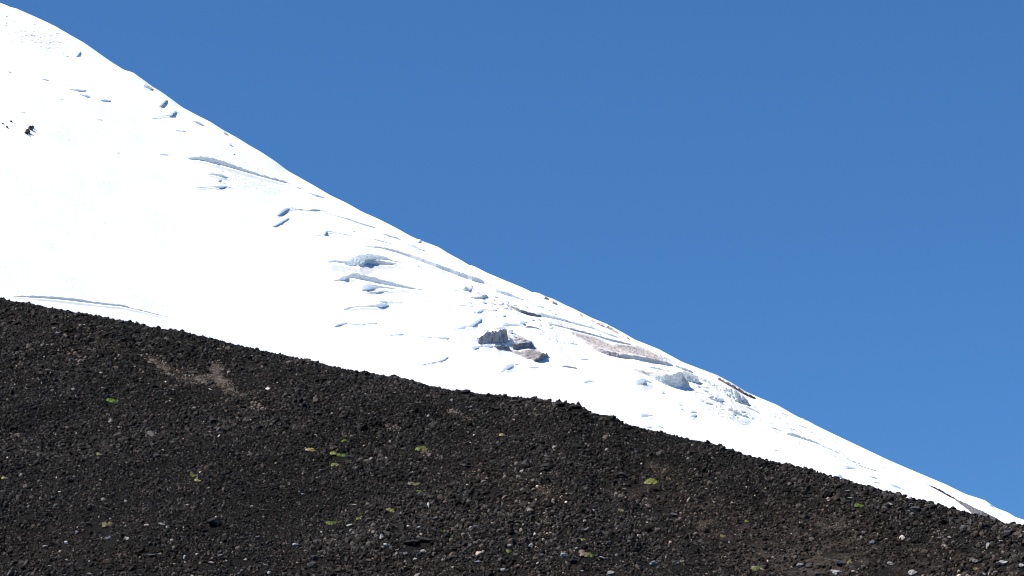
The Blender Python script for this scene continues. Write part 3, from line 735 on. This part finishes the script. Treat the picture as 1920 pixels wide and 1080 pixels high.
# ------------------------------------------------------------------ the scree slope
xs = np.concatenate([np.linspace(-380, -60, 60, endpoint=False), np.arange(-60, 45, 0.36), np.linspace(45, 380, 60)])
ys = np.concatenate([np.linspace(-70, 70, 40, endpoint=False), np.arange(70, 92, 0.5), np.arange(92, 182, 0.36), np.linspace(182, 520, 60)])
X, Y = np.meshgrid(xs, ys, indexing='ij')
Z = H_scree(X, Y)
ASH = [(112, 655, 44, 9, 22, 0.75), (150, 674, 30, 7, 20, 0.55), (298, 684, 34, 12, 30, 0.85), (330, 702, 40, 10, 25, 0.6), (372, 708, 38, 11, 28, 0.8), (405, 698, 18, 30, -12, 0.8),
       (418, 718, 36, 13, 30, 0.9), (445, 738, 36, 8, 20, 0.7), (480, 765, 30, 7, 20, 0.5), (830, 862, 20, 8, 10, 0.6), (800, 851, 18, 5, 10, 0.75), (785, 875, 24, 8, 0, 0.5),
       (890, 890, 30, 9, 10, 0.5), (735, 802, 20, 6, 10, 0.45), (656, 816, 14, 5, 0, 0.5), (765, 700, 40, 10, 15, 0.35), (865, 778, 26, 7, 15, 0.45), (1250, 880, 40, 9, 12, 0.45),
       (1180, 935, 60, 10, 12, 0.4), (1340, 985, 60, 9, 8, 0.42), (1000, 915, 60, 10, 10, 0.4), (1560, 985, 50, 9, 12, 0.38)]
SOIL = [(900, 890, 90, 40, 10, 0.45), (1000, 930, 110, 36, 10, 0.55), (1220, 915, 110, 50, 15, 0.55), (1370, 980, 170, 60, 15, 0.62), (1560, 1000, 170, 70, 15, 0.68),
        (1480, 1050, 200, 50, 5, 0.75), (1760, 1060, 200, 50, 10, 0.6), (1250, 880, 60, 16, 15, 0.7), (1000, 1070, 300, 20, 0, 0.5), (100, 620, 300, 40, 15, 0.42), (450, 690, 200, 26, 15, 0.35),
        (80, 1020, 160, 60, 0, 0.5), (300, 1050, 220, 30, 0, 0.5), (660, 1060, 300, 24, 0, 0.42)]
def ground_masks(x, y, z):
    px, py = project(x, y, np.where(np.abs(z) < 1e9, z, 0))
    ok = (y > 60) & (y < 190)
    return np.where(ok, blobs(px, py, ASH), 0), np.where(ok, blobs(px, py, SOIL), 0.2)
ash, soil = ground_masks(X, Y, Z)
sc_obj = big_mesh('scree_slope', np.stack([X, Y, Z], -1).reshape(-1, 3), grid_faces(len(xs), len(ys)), M_GROUND, True, {'ash': ash.ravel(), 'soil': soil.ravel()})
sc_obj['kind'] = 'structure'
sc_obj['label'] = 'black volcanic scree slope with patches of brown soil'

# plants and marked stones, listed from the photograph: (px, py, width px, ...)
TUFTS = [
    (211, 748, 24, 'g', 'narrow bright green tuft alone high on the left of the scree'), (187, 849, 16, 'o', 'small dull olive cushion on the left scree below the bright narrow tuft'),
    (8, 893, 14, 'y', 'yellow-olive cushion at the left picture edge'), (364, 889, 15, 'g', 'bright green cushion, upper of a touching pair at left'),
    (372, 899, 15, 'y', 'yellow-green cushion, lower of a touching pair at left'), (204, 982, 25, 'o', 'dark olive sparse cushion low on the left scree'),
    (648, 825, 17, 'g', 'small bright green cushion, highest of the cluster left of centre'), (584, 842, 20, 'y', 'straw-yellow round cushion, leftmost of the cluster left of centre'),
    (638, 851, 36, 's', 'long thin green strip of cushions in the cluster left of centre'), (630, 870, 21, 'yg', 'yellow-green cushion, lowest of the cluster left of centre'),
    (794, 841, 31, 'g', 'largest and greenest cushion, above tan earth near the centre'), (778, 905, 23, 'o', 'olive-brown dying cushion below the largest green one'),
    (788, 919, 13, 'g', 'tiny green cushion just below the olive-brown dying one'), (735, 955, 20, 'yg', 'yellow-green tuft in the middle of the lower scree'),
    (625, 979, 25, 'go', 'loose dark green tuft left of a flat pale stone'), (675, 970, 12, 'yg', 'small yellow-green tuft between the loose dark tuft and the middle tuft'),
    (593, 1031, 17, 'go', 'sparse olive tuft near the bottom, above a dark grey stone'), (943, 813, 15, 'y', 'straw-yellow cushion by itself right of the largest green one'),
    (835, 993, 8, 'g', 'tiny green tuft right of the big black slabs'), (954, 1031, 13, 'g', 'dark green tuft near the bottom at picture centre'),
    (1223, 902, 31, 'yg', 'wide yellow-green cushion highest on the right half of the scree'), (1166, 955, 14, 'o', 'small olive tuft below and left of the wide right-hand cushion'),
    (1199, 983, 13, 'o', 'faint olive tuft below the wide right-hand cushion'), (1094, 1010, 12, 'yg', 'small yellow-green tuft above the wide low one near the bottom'),
    (1100, 1036, 27, 'go', 'wide low green tuft right of the large pale boulder near the bottom'), (1400, 975, 8, 'g', 'tiny bright tuft alone in brown soil at right'),
    (1420, 1063, 28, 'go', 'wide straggling tuft at the bottom right of centre'), (1612, 947, 22, 'g', 'green tuft close under the crest at right'),
    (1594, 1052, 14, 'o', 'thin olive stems beside a flat dark slab at lower right'), (1830, 1064, 10, 'yg', 'small yellow-green tuft in the lower right corner'),
    (1356, 1003, 12, 'o', 'faint olive tuft in brown soil left of the lower right corner stones')]
# tone: w white, p pale grey, b pale blue-grey, k pinkish, g mid grey, d dark grey, x black ; fl = height/width, lg = length factor
STONES = [
    (60, 826, 6, 'p', .7, 1, None), (112, 922, 7, 'w', .6, 1.2, None), (236, 940, 7, 'p', .9, 1, None), (144, 998, 10, 'g', .8, 1, 'grey round stone with a black shadow on its right, lower left'),
    (124, 1017, 8, 'w', .9, 1, 'white upright stone near the bottom left corner'), (85, 1024, 11, 'p', .6, 1.3, 'pale tilted stone left of the white upright one, bottom left'),
    (94, 1061, 9, 'p', .6, 1.3, None), (304, 982, 11, 'b', .4, 1.4, 'flat pale blue-grey stone right of the dark olive sparse cushion'), (275, 985, 9, 'k', .7, 1, None),
    (400, 980, 26, 'x', .75, 1, 'big black boulder with a sharp top on the left scree'), (347, 1045, 9, 'b', .9, 1, None), (369, 1039, 5, 'w', .8, 1, None),
    (396, 1055, 11, 'k', .6, 1.3, 'pinkish slanted stone low left, below the big black boulder'), (282, 1041, 22, 'd', .4, 1.3, 'flat dark rock with a pale upper edge near the bottom left'),
    (204, 1008, 17, 'g', .45, 1.3, 'grey low slab among stones near the bottom left'), (240, 1010, 13, 'p', .6, 1.2, None), (471, 787, 10, 'w', .35, 1.5, 'flat white stone high on the left half of the scree'),
    (255, 846, 7, 'k', .9, 1, None), (472, 950, 8, 'p', .6, 1, None), (460, 1049, 7, 'p', .6, 1, None), (168, 1076, 11, 'p', .5, 1.2, None),
    (108, 626, 9, 'k', .9, 1, 'pinkish stone just under the crest at upper left'), (394, 729, 8, 'w', .3, 1.8, 'bright white sliver below the tan ash streaks'), (252, 687, 8, 'k', .5, 1.3, None),
    (189, 699, 7, 'p', .7, 1, None), (592, 815, 7, 'w', .5, 1.4, None), (678, 861, 7, 'p', .8, 1, None), (569, 927, 8, 'p', .7, 1, None),
    (660, 946, 20, 'k', .25, 1.5, 'long pinkish splinter of rock lying across the middle left scree'), (655, 985, 14, 'p', .4, 1.3, 'flat pale grey stone right of the loose dark green tuft'),
    (659, 995, 9, 'b', .8, 1, None), (554, 1021, 13, 'b', .6, 1.2, None), (726, 1022, 15, 'w', .5, 1.4, 'bright white stone left of the big black slabs'),
    (715, 1008, 8, 'p', 1.2, .8, None), (794, 1034, 14, 'p', .7, 1.2, 'pale angular stone below the big black slabs'), (779, 1049, 10, 'p', .7, 1, None),
    (760, 1038, 10, 'g', .9, 1, None), (588, 1047, 13, 'd', .9, 1, None), (583, 1060, 17, 'd', .8, 1, 'dark stone with a pale left face at the bottom, under the sparse olive tuft'),
    (495, 1059, 10, 'p', .6, 1.2, None), (504, 1074, 8, 'b', .8, 1, None), (804, 949, 7, 'w', 1.5, .7, 'slender white upright stone right of the middle tuft'), (817, 972, 9, 'g', .9, 1, None),
    (785, 990, 9, 'b', .8, 1, None), (772, 1018, 38, 'x', .35, 1.3, 'big low black slab, left of two touching in the lower middle'), (799, 1011, 30, 'x', .4, 1.3, 'black slab with a pale top edge, right of two touching in the lower middle'),
    (892, 988, 10, 'g', .7, 1.1, None), (891, 1019, 8, 'p', .7, 1, None), (895, 1054, 14, 'g', .6, 1.2, None), (944, 1069, 11, 'p', .9, 1, None), (955, 1024, 9, 'p', .8, 1, None),
    (854, 1029, 13, 'x', .8, 1, None), (602, 998, 6, 'w', .8, 1, None), (848, 828, 11, 'd', .6, 1.2, None), (1057, 1043, 16, 'p', .8, 1.1, 'large pale boulder near the bottom just right of centre'),
    (1017, 1041, 14, 'g', .5, 1.4, 'flat grey stone left of the large pale boulder'), (1075, 1052, 15, 'x', .7, 1.1, 'black rock right below the large pale boulder'), (1129, 1046, 13, 'b', .6, 1.2, None),
    (1225, 1057, 15, 'p', .8, 1, 'pale angular boulder near the bottom right of centre'), (1145, 1075, 13, 'p', .9, 1, None), (1092, 1071, 9, 'b', .5, 1.2, None), (996, 1023, 10, 'p', .9, 1, None),
    (1100, 994, 12, 'g', .7, 1.2, None), (1082, 1029, 8, 'p', .7, 1, None), (1324, 916, 9, 'w', .4, 1.3, 'flat white stone right of the wide right-hand cushion'), (1264, 966, 16, 'd', .7, 1.2, None),
    (1177, 831, 6, 'w', .5, 1.3, 'small white chip high on the scree under the crest knob'), (1339, 942, 7, 'b', .7, 1, None), (1113, 958, 9, 'g', .7, 1, None), (967, 997, 10, 'g', .6, 1.2, None),
    (1270, 1057, 11, 'g', .7, 1.2, None), (1157, 1042, 9, 'g', .9, 1, None), (1591, 920, 15, 'g', .45, 1.4, 'grey flat slab under the crest above a thin pale one'), (1595, 933, 12, 'p', .3, 1.5, 'thin pale slab below the grey flat one under the crest'),
    (1717, 955, 21, 'd', .65, 1.2, 'big dark grey boulder just under the crest at right'), (1710, 947, 10, 'g', .7, 1, None), (1637, 1017, 12, 'g', .8, 1, None),
    (1670, 1057, 17, 'p', .55, 1.3, 'pale flat boulder at lower right'), (1567, 1073, 22, 'p', .65, 1.2, 'large pale grey boulder at the bottom edge on the right'),
    (1500, 1060, 14, 'p', .7, 1.1, 'pale pinkish-grey stone left of the large pale boulder at the bottom right'), (1881, 1057, 17, 'p', .8, 1, 'pale boulder near the right edge of the picture'),
    (1712, 1075, 17, 'p', .7, 1.1, 'pale boulder at the bottom edge below the flat one'), (1576, 1055, 27, 'd', .45, 1.3, 'flat dark slab above the large pale boulder, bottom right'),
    (1780, 1008, 10, 'p', .7, 1.2, None), (1669, 946, 13, 'p', .5, 1.3, None), (1517, 1061, 13, 'd', .8, 1, None), (1852, 1025, 9, 'p', 1.1, .8, None), (1877, 1015, 10, 'p', .6, 1.2, None),
    (1835, 1025, 10, 'g', .6, 1.2, None), (1715, 982, 9, 'g', .9, 1, None), (1761, 1010, 8, 'g', .9, 1, None), (1830, 1053, 13, 'g', .8, 1, None), (1600, 1072, 9, 'p', .6, 1, None),
    (1533, 1076, 14, 'd', .5, 1.2, None), (1915, 1062, 13, 'p', .8, 1, None), (1845, 1078, 10, 'p', .8, 1, None), (1450, 1077, 11, 'p', .6, 1.2, None),
    (687, 702, 10, 'x', 1.1, .9, 'black knob standing up on the crest left of centre'), (873, 734, 18, 'x', .6, 1.2, 'low black lump on the crest, left of a smaller one'), (917, 741, 11, 'x', .7, 1, 'small black lump on the crest right of the low one'),
    (1150, 784, 14, 'x', .9, 1, 'blocky black knob where the crest drops, right of centre'), (1052, 758, 22, 'x', .5, 1.2, 'black lava hump on the crest, left of two'), (1080, 762, 24, 'x', .5, 1.2, 'black lava hump on the crest, right of two'),
    (158, 590, 16, 'x', .6, 1.2, 'black rough lump on the left crest'), (199, 598, 10, 'x', .9, 1, 'small black lump on the crest right of the rough one'), (105, 593, 12, 'x', .9, 1, 'upper dark boulder near the left end of the crest'),
    (104, 606, 20, 'x', .5, 1.2, 'lower wide dark boulder near the left end of the crest'), (222, 613, 14, 'x', .6, 1.2, None), (172, 645, 16, 'x', .5, 1.3, None), (232, 638, 14, 'x', .6, 1, None),
    (333, 623, 12, 'x', .6, 1.1, None), (356, 630, 10, 'x', .8, 1, None), (425, 806, 14, 'x', .6, 1.2, None), (430, 687, 10, 'x', .5, 1.2, None),
    (847, 751, 9, 'g', .9, 1, None), (882, 764, 8, 'b', .7, 1, None), (742, 736, 10, 'g', .5, 1.3, None), (930, 766, 22, 'x', .4, 1.3, None), (1180, 802, 24, 'x', .4, 1.3, 'black ledge of lava just right below the crest knob'),
    (1740, 968, 14, 'x', .6, 1.2, None), (1770, 978, 18, 'x', .6, 1.2, None), (1850, 985, 14, 'x', .7, 1, None), (1890, 1000, 13, 'd', .8, 1, None)]

TONE = {'w': ((.40, .39, .37), (.66, .645, .61)), 'p': ((.17, .165, .157), (.36, .35, .33)), 'b': ((.18, .195, .195), (.36, .385, .385)), 'k': ((.20, .15, .14), (.40, .31, .29)),
        'g': ((.075, .075, .08), (.17, .17, .18)), 'd': ((.028, .028, .031), (.075, .075, .08)), 'x': ((.007, .007, .0075), (.026, .025, .025))}
M_TONE = {k: make_rock('stone_material_' + n, *TONE[k], 2.2, bdist=0.12) for k, n in dict(w='white', p='pale_grey', b='blue_grey', k='pinkish', g='grey', d='dark_grey', x='black').items()}
TONE_WORD = dict(w='white', p='pale grey', b='pale blue-grey', k='pinkish', g='grey', d='dark grey', x='black')

sp = np.array([(s[0], s[1]) for s in STONES], float)
tx, ty, tz = on_scree(np.array([t[0] for t in TUFTS], float), np.array([t[1] + 3 for t in TUFTS], float))
tw = np.array([t[2] for t in TUFTS]) / FPX * ty
sx, sy, sz = on_scree(sp[:, 0], sp[:, 1] + np.array([s[2] * .2 * s[4] + 1 for s in STONES]))
sw = np.array([s[2] for s in STONES]) / FPX * sy

# ------------------------------------------------------------------ scree stones (uncountable: one object)
NP = 1100000
qx = rng.uniform(-46, 31, NP); qy = rng.uniform(92, 180, NP)
yc = np.interp(qx, CX, CY)
qz = H_scree(qx, qy)
ppx, ppy = project(qx, qy, qz)
keep = (qy < yc + 1.2) & (ppx > -170) & (ppx < 2090) & (ppy < 1110)
qx, qy, qz, ppx, ppy = [a[keep] for a in (qx, qy, qz, ppx, ppy)]
a_ash, a_soil = ground_masks(qx, qy, qz)
nz = fbm(qx / 1.4, qy / 1.4, 61, 3)
nf = fbm(qx / 0.6, qy / 0.6, 63, 3)
dens = 1.0 - 0.85 * np.clip(a_ash + nz * 0.9 + nf * 0.8 - 0.05, 0, 1) - 0.52 * np.clip((a_soil + nz * 1.2 + nf * 1.4 - 0.45) / 0.3, 0, 1) * (a_soil > 0.05)
full = rng.random(len(qx)) < np.clip(dens, 0.05, 1)
near = np.zeros(len(qx), bool)
for cx, cy, cw in list(zip(tx, ty, tw * 0.5)) + list(zip(sx, sy, sw * 0.5)):
    near |= ((qx - cx) / (cw + 0.03)) ** 2 + ((qy - cy + 0.25) / (cw * 0.8 + 0.35)) ** 2 < rng.uniform(0.4, 1.0, len(qx))
full &= ~near
keep = full | (rng.random(len(qx)) < 0.55)
qx, qy, qz, ppx, ppy, a_soil, a_ash, full, nz, nf = [a[keep] for a in (qx, qy, qz, ppx, ppy, a_soil, a_ash, full, nz, nf)]
N = len(qx)
print('scree stones before cap', N)
CAPN = 430000
if N > CAPN:
    sel = rng.permutation(N)[:CAPN]
    qx, qy, qz, ppx, ppy, a_soil, a_ash, full, nz, nf = [a[sel] for a in (qx, qy, qz, ppx, ppy, a_soil, a_ash, full, nz, nf)]
    N = CAPN
grain = np.interp(ppx, [0, 500, 1100, 1920], [0.055, 0.053, 0.054, 0.056])
size = grain * np.exp(rng.normal(0, 0.42, N))
zone = fbm(qx / 7 + qy / 11, qy / 5 - qx / 14, 91, 3)
size *= np.clip(1 + 0.6 * zone, 0.8, 1.4)
size = np.where(rng.random(N) < 0.007, size * rng.uniform(1.5, 2.1, N), size)
size *= 1 - 0.35 * np.clip(a_ash, 0, 1)
size = np.where(full, size, np.minimum(size * 0.5, 0.03))
size = np.clip(size, 0.014, 0.26)
fine = (ppy > 960) & (ppx < 560)
size = np.where(fine, size * 0.85, size)
u = rng.random(N) * np.where(ppy > 960, 0.75, 1.3)
band = fbm(qx / 9 + qy / 16, qy / 3.2 - qx / 6, 95, 3)
lum = 0.0092 * np.exp(rng.normal(0, 0.85, N)) * np.clip(1 + 0.7 * band, 0.6, 1.5)
lum *= np.interp(ppy, [900, 1040], [1.0, 1.3])
lum = np.where(u < 0.11, rng.uniform(0.025, 0.07, N), lum)
lum = np.where(u < 0.022, rng.uniform(0.08, 0.17, N), lum)
lum = np.where(u < 0.004, rng.uniform(0.2, 0.42, N), lum)
size = np.where(u < 0.022, size * 0.8, size)
tan_grit = (rng.random(N) < np.clip((a_ash + nz * 1.0 + nf * 1.2 - 0.25) * 1.6, 0, 0.8)) & (a_ash > 0.02)
lum = np.where(tan_grit, rng.uniform(0.05, 0.16, N), lum)
brown_grit = ~full & (a_soil > 0.3) & ~tan_grit
lum = np.where(brown_grit, rng.uniform(0.015, 0.05, N), lum)
warm = np.clip(rng.normal(0.2, 0.10, N), -0.03, 0.5) + 0.08 * (a_soil > 0.4) + 0.12 * brown_grit + 0.1 * tan_grit
tone = np.stack([lum * (1 + warm), lum * (1 + 0.15 * warm), lum * (1 - 0.5 * warm), np.ones(N)], 1)
# the points carry size, turn and colour; geometry nodes set a lava stone on each
protos = []
for k in range(10):
    me = rock_mesh('scree_stone_shape', 900 + k, 2 if k % 3 else 3, [0.62, 0.8, 1.0][k % 3], 9, 0.25 if k % 2 else 0.12)
    me.materials.append(M_STONES)
    protos.append(bpy.data.objects.new('scree_stone_shape', me))
me = bpy.data.meshes.new('scree_stones')
me.vertices.add(N)
me.vertices.foreach_set('co', np.stack([qx, qy, qz + size * 0.36], 1).astype(np.float32).ravel())
def put(name, typ, key, arr):
    at = me.attributes.new(name, typ, 'POINT'); at.data.foreach_set(key, np.ascontiguousarray(arr).ravel())
put('tone', 'FLOAT_COLOR', 'color', tone.astype(np.float32))
put('turn', 'FLOAT_VECTOR', 'vector', rng.uniform(-3.14, 3.14, (N, 3)).astype(np.float32))
put('size', 'FLOAT', 'value', size.astype(np.float32))
put('shape', 'INT', 'value', rng.integers(0, len(protos), N).astype(np.int32))
o = bpy.data.objects.new('scree_stones', me); COL.objects.link(o)
ng = bpy.data.node_groups.new('set_stones', 'GeometryNodeTree')
ng.interface.new_socket('Geometry', in_out='INPUT', socket_type='NodeSocketGeometry')
ng.interface.new_socket('Geometry', in_out='OUTPUT', socket_type='NodeSocketGeometry')
gi = ng.nodes.new('NodeGroupInput'); go = ng.nodes.new('NodeGroupOutput')
g2i = ng.nodes.new('GeometryNodeGeometryToInstance')
for p in reversed(protos):
    oi = ng.nodes.new('GeometryNodeObjectInfo'); oi.inputs['Object'].default_value = p; oi.inputs['As Instance'].default_value = False
    ng.links.new(oi.outputs['Geometry'], g2i.inputs[0])
iop = ng.nodes.new('GeometryNodeInstanceOnPoints'); iop.inputs['Pick Instance'].default_value = True
def named(nm, typ):
    n = ng.nodes.new('GeometryNodeInputNamedAttribute'); n.data_type = typ; n.inputs['Name'].default_value = nm
    return n.outputs['Attribute']
e2r = ng.nodes.new('FunctionNodeEulerToRotation')
ng.links.new(named('turn', 'FLOAT_VECTOR'), e2r.inputs[0])
ng.links.new(gi.outputs[0], iop.inputs['Points']); ng.links.new(g2i.outputs[0], iop.inputs['Instance'])
ng.links.new(named('shape', 'INT'), iop.inputs['Instance Index']); ng.links.new(e2r.outputs[0], iop.inputs['Rotation'])
ng.links.new(named('size', 'FLOAT'), iop.inputs['Scale']); ng.links.new(iop.outputs[0], go.inputs[0])
md = o.modifiers.new('stones', 'NODES'); md.node_group = ng
print('scree stones', N)
o['kind'] = 'stuff'
o['label'] = 'countless loose black lava stones covering the slope'

# ------------------------------------------------------------------ stones one can point at
SHORT = ['narrow bright tuft high at left', 'small dull olive cushion at left', 'olive cushion at the left edge', 'upper cushion of the pair at left', 'lower cushion of the pair at left',
    'dark sparse cushion low at left', 'highest cushion left of centre', 'straw-yellow cushion left of centre', 'long green strip', 'lowest cushion left of centre', 'largest green cushion', 'olive-brown dying cushion',
    'tiny cushion under the dying one', 'yellow-green tuft in the lower middle', 'loose dark tuft at lower left', 'small tuft near the flat pale stone', 'sparse olive tuft near the bottom',
    'lone straw-yellow cushion', 'tiny tuft by the black slabs', 'dark green tuft at bottom centre', 'wide right-hand cushion', 'small olive tuft at right', 'faint olive tuft at right',
    'small tuft above the wide low one', 'wide low tuft near the bottom', 'tiny bright tuft at right', 'wide straggling tuft', 'green tuft under the right crest', 'thin olive stems at lower right',
    'small lower right corner tuft', 'faint tuft in brown soil']
def nearest_tuft(px, py):
    d = [math.hypot(px - t[0], (py - t[1]) * 1.3) for t in TUFTS]
    k = int(np.argmin(d)); t = TUFTS[k]
    dx, dy = px - t[0], py - t[1]
    if abs(dx) > 1.6 * abs(dy): w_ = 'right of' if dx > 0 else 'left of'
    elif abs(dy) > 1.6 * abs(dx): w_ = 'below' if dy > 0 else 'above'
    else: w_ = ('lower ' if dy > 0 else 'upper ') + ('right of' if dx > 0 else 'left of')
    far = d[k]
    return ('well ' if far > 130 else 'just ' if far < 45 else '') + w_, SHORT[k]
used = set()
for s in STONES:
    if s[6]: used.add(s[6])
ROCKM = {}
for i, s in enumerate(STONES):
    px, py, wd, tn, fl, lg, lab = s
    me = rock_mesh('stone', 1000 + i, 3, fl, 13, 0.16, lg)
    me.materials.append(M_TONE[tn])
    o = bpy.data.objects.new('boulder' if wd >= 18 else 'stone', me); COL.objects.link(o)
    r_ = sw[i] / 2 / max(lg, 0.8) * 1.05
    o.scale = (r_, r_, r_)
    o.location = (float(sx[i]), float(sy[i]), float(sz[i]) + 0.55 * r_ * fl + 0.02)
    o.rotation_euler = (random.uniform(-.15, .15) + 0.2, random.uniform(-.2, .2) + 0.12, random.uniform(-.5, .5))
    if lab is None:
        w_, tl = nearest_tuft(px, py)
        shape_w = 'flat ' if fl < .55 else 'squat ' if fl < .75 else 'blocky '
        size_w = 'tiny ' if wd < 8 else 'small ' if wd < 11 else 'fair-sized '
        for extra in ['', shape_w, size_w, size_w + shape_w]:
            lab = f"{extra}{TONE_WORD[tn]} stone {w_} the {tl}"
            if lab not in used: break
        else: print('LABEL CLASH', lab)
        used.add(lab)
    tag(o, lab, 'boulder' if wd >= 18 else 'stone', 'stones lying on the scree')

# a further set of larger stones nothing in the photograph tells apart
alike = [rock_mesh('lava_stone', 1400 + k, 2, [.6, .75, .9][k % 3], 10, 0.2) for k in range(8)]
alike_g = [rock_mesh('grey_stone', 1450 + k, 2, [.6, .75, .9][k % 3], 10, 0.2) for k in range(6)]
for m in alike: m.materials.append(M_TONE['x'])
for m in alike_g: m.materials.append(M_TONE['g'])
r3 = random.Random(11)
cand = []
while len(cand) < 170:
    px = r3.uniform(5, 1915); cy_ = float(np.interp(px, CREST[:, 0], CREST[:, 1]))
    py = cy_ + 14 + (1075 - cy_ - 14) * r3.random() ** 0.75
    if np.min(np.hypot(px - sp[:, 0], py - sp[:, 1])) < 16: continue
    if min(math.hypot(px - t[0], py - t[1]) for t in TUFTS) < 28: continue
    cand.append((px, py))
cand = np.array(cand)
ax, ay, az = on_scree(cand[:, 0], cand[:, 1])
for k in range(len(cand)):
    grey = k % 17 == 0 and cand[k, 1] > 900
    o = bpy.data.objects.new('stone', (alike_g[k % 6] if grey else alike[k % 8])); COL.objects.link(o)
    wd = (r3.uniform(7, 11) if grey else r3.uniform(8, 12.5)) / FPX * ay[k] / 2
    o.scale = (wd * r3.uniform(.9, 1.25), wd, wd * r3.uniform(.75, 1.0))
    o.location = (float(ax[k]), float(ay[k]), float(az[k]) + 0.25 * wd)
    o.rotation_euler = (r3.uniform(-.4, .4), r3.uniform(-.4, .4), r3.uniform(0, 6.28))
    if grey: tag(o, 'plain mid-grey stone half sunk among the black scree', 'stone', 'alike grey stones in the scree')
    else: tag(o, 'rough black lava stone, larger than the scree around it', 'stone', 'alike black stones in the scree')

# ------------------------------------------------------------------ cushion plants
def make_leaf(name, lo, hi):
    m, t, b = mat_new(name, 0.7, 0.2)
    n = noise_node(t, 14.0, 4, 0.7, geo_pos(t))
    t.links.new(ramp(t, n.outputs[0], [(0.3, lo), (0.7, hi)]).outputs[0], b.inputs['Base Color'])
    return m
LEAF = {'g': make_leaf('green_cushion', (.045, .085, .012), (.14, .20, .033)), 'yg': make_leaf('yellow_green_cushion', (.10, .115, .025), (.25, .265, .07)),
        'y': make_leaf('straw_cushion', (.17, .145, .055), (.44, .38, .17)), 'o': make_leaf('olive_cushion', (.08, .07, .03), (.22, .20, .085)),
        'go': make_leaf('dark_green_cushion', (.04, .055, .012), (.14, .17, .04)), 'dry': make_leaf('dry_cushion', (.09, .07, .05), (.27, .22, .16))}
LEAF['s'] = LEAF['yg']
def cushion(e, wdt, kind, seed, cx=0.0, dens=1.0):
    r = np.random.default_rng(seed)
    # low lumpy mound of leaves
    nu, nv = 22, 7
    V = [(cx, 0, 0.27 * wdt)]
    hx, hy, hz = wdt / 2, wdt * 0.42, wdt * 0.19
    P = []
    for j in range(1, nv + 1):
        f = j / nv
        for i in range(nu):
            a = 2 * math.pi * i / nu
            k = 1 + 0.45 * float(fbm(np.array(math.cos(a) * 1.7 + seed), np.array(math.sin(a) * 1.7 + f), seed, 3))
            P.append((cx + hx * f * k * math.cos(a), hy * f * k * math.sin(a), hz * (1 - f ** 2.2) + 0.05 * wdt * r.normal() * (1 - f) + 0.03 * wdt * r.normal() - 0.05 * (j == nv)))
    V = [(cx, 0, hz)] + P
    F = [(0, 1 + i, 1 + (i + 1) % nu) for i in range(nu)]
    for j in range(nv - 1):
        for i in range(nu):
            a0 = 1 + j * nu + i; a1 = 1 + j * nu + (i + 1) % nu
            F.append((a0, a0 + nu, a1 + nu, a1))
    tilt = SSLOPE * 0.8
    V = [(a, b, c + b * tilt) for a, b, c in V]
    a_ = new_mesh('cushion', V, F, LEAF[kind], e)
    BV, BF = [], []
    for _ in range(int(150 * dens)):
        a = r.uniform(0, 6.28); f = math.sqrt(r.random())
        bx, by = cx + hx * f * math.cos(a) * 1.05, hy * f * math.sin(a) * 1.05
        bz = hz * (1 - f ** 2.2) + by * tilt - 0.01
        ln = wdt * r.uniform(0.08, 0.2); la = r.uniform(0, 6.28); sp_ = r.uniform(0.2, 0.9)
        wx = 0.022 * wdt + 0.004
        tx_, ty_ = math.cos(la) * ln * sp_, math.sin(la) * ln * sp_
        k = len(BV)
        BV += [(bx - wx * math.sin(la), by + wx * math.cos(la), bz), (bx + wx * math.sin(la), by - wx * math.cos(la), bz), (bx + tx_, by + ty_, bz + ln)]
        BF.append((k, k + 1, k + 2))
    b = new_mesh('leaf_blades', BV, BF, LEAF[kind], a_); b['kind'] = 'stuff'
    return a_
for i, (px, py, wd, kd, lab) in enumerate(TUFTS):
    e = tag(empty('cushion_plant', (float(tx[i]), float(ty[i]), float(tz[i]) + 0.03)), lab, 'plant', 'cushion plants on the scree')
    W = float(tw[i])
    if kd == 's':
        for q_, (fx, ww) in enumerate([(-.36, .34), (-.08, .26), (.16, .34), (.4, .24)]):
            ch = cushion(e, W * ww, 'yg' if q_ != 2 else 'g', 60 + q_, fx * W, 0.5)
            ch.location.z -= fx * W * 0.28
    else:
        rr_ = random.Random(500 + i)
        nl = 6 if wd > 18 else 4 if wd > 11 else 2
        for q_ in range(nl):
            fx = -0.36 + 0.72 * (q_ + 0.5) / nl + rr_.uniform(-.08, .08)
            mk = kd if rr_.random() > 0.28 else ('dry' if rr_.random() < 0.5 else 'o')
            ww = W * rr_.uniform(0.34, 0.55) * (1.4 if nl == 2 else 1.0)
            ch = cushion(e, ww, mk, 80 + i * 7 + q_, fx * W, 0.45)
            oy = rr_.uniform(-.22, .22) * W
            ch.location = (0, oy, oy * SSLOPE - fx * W * 0.22)
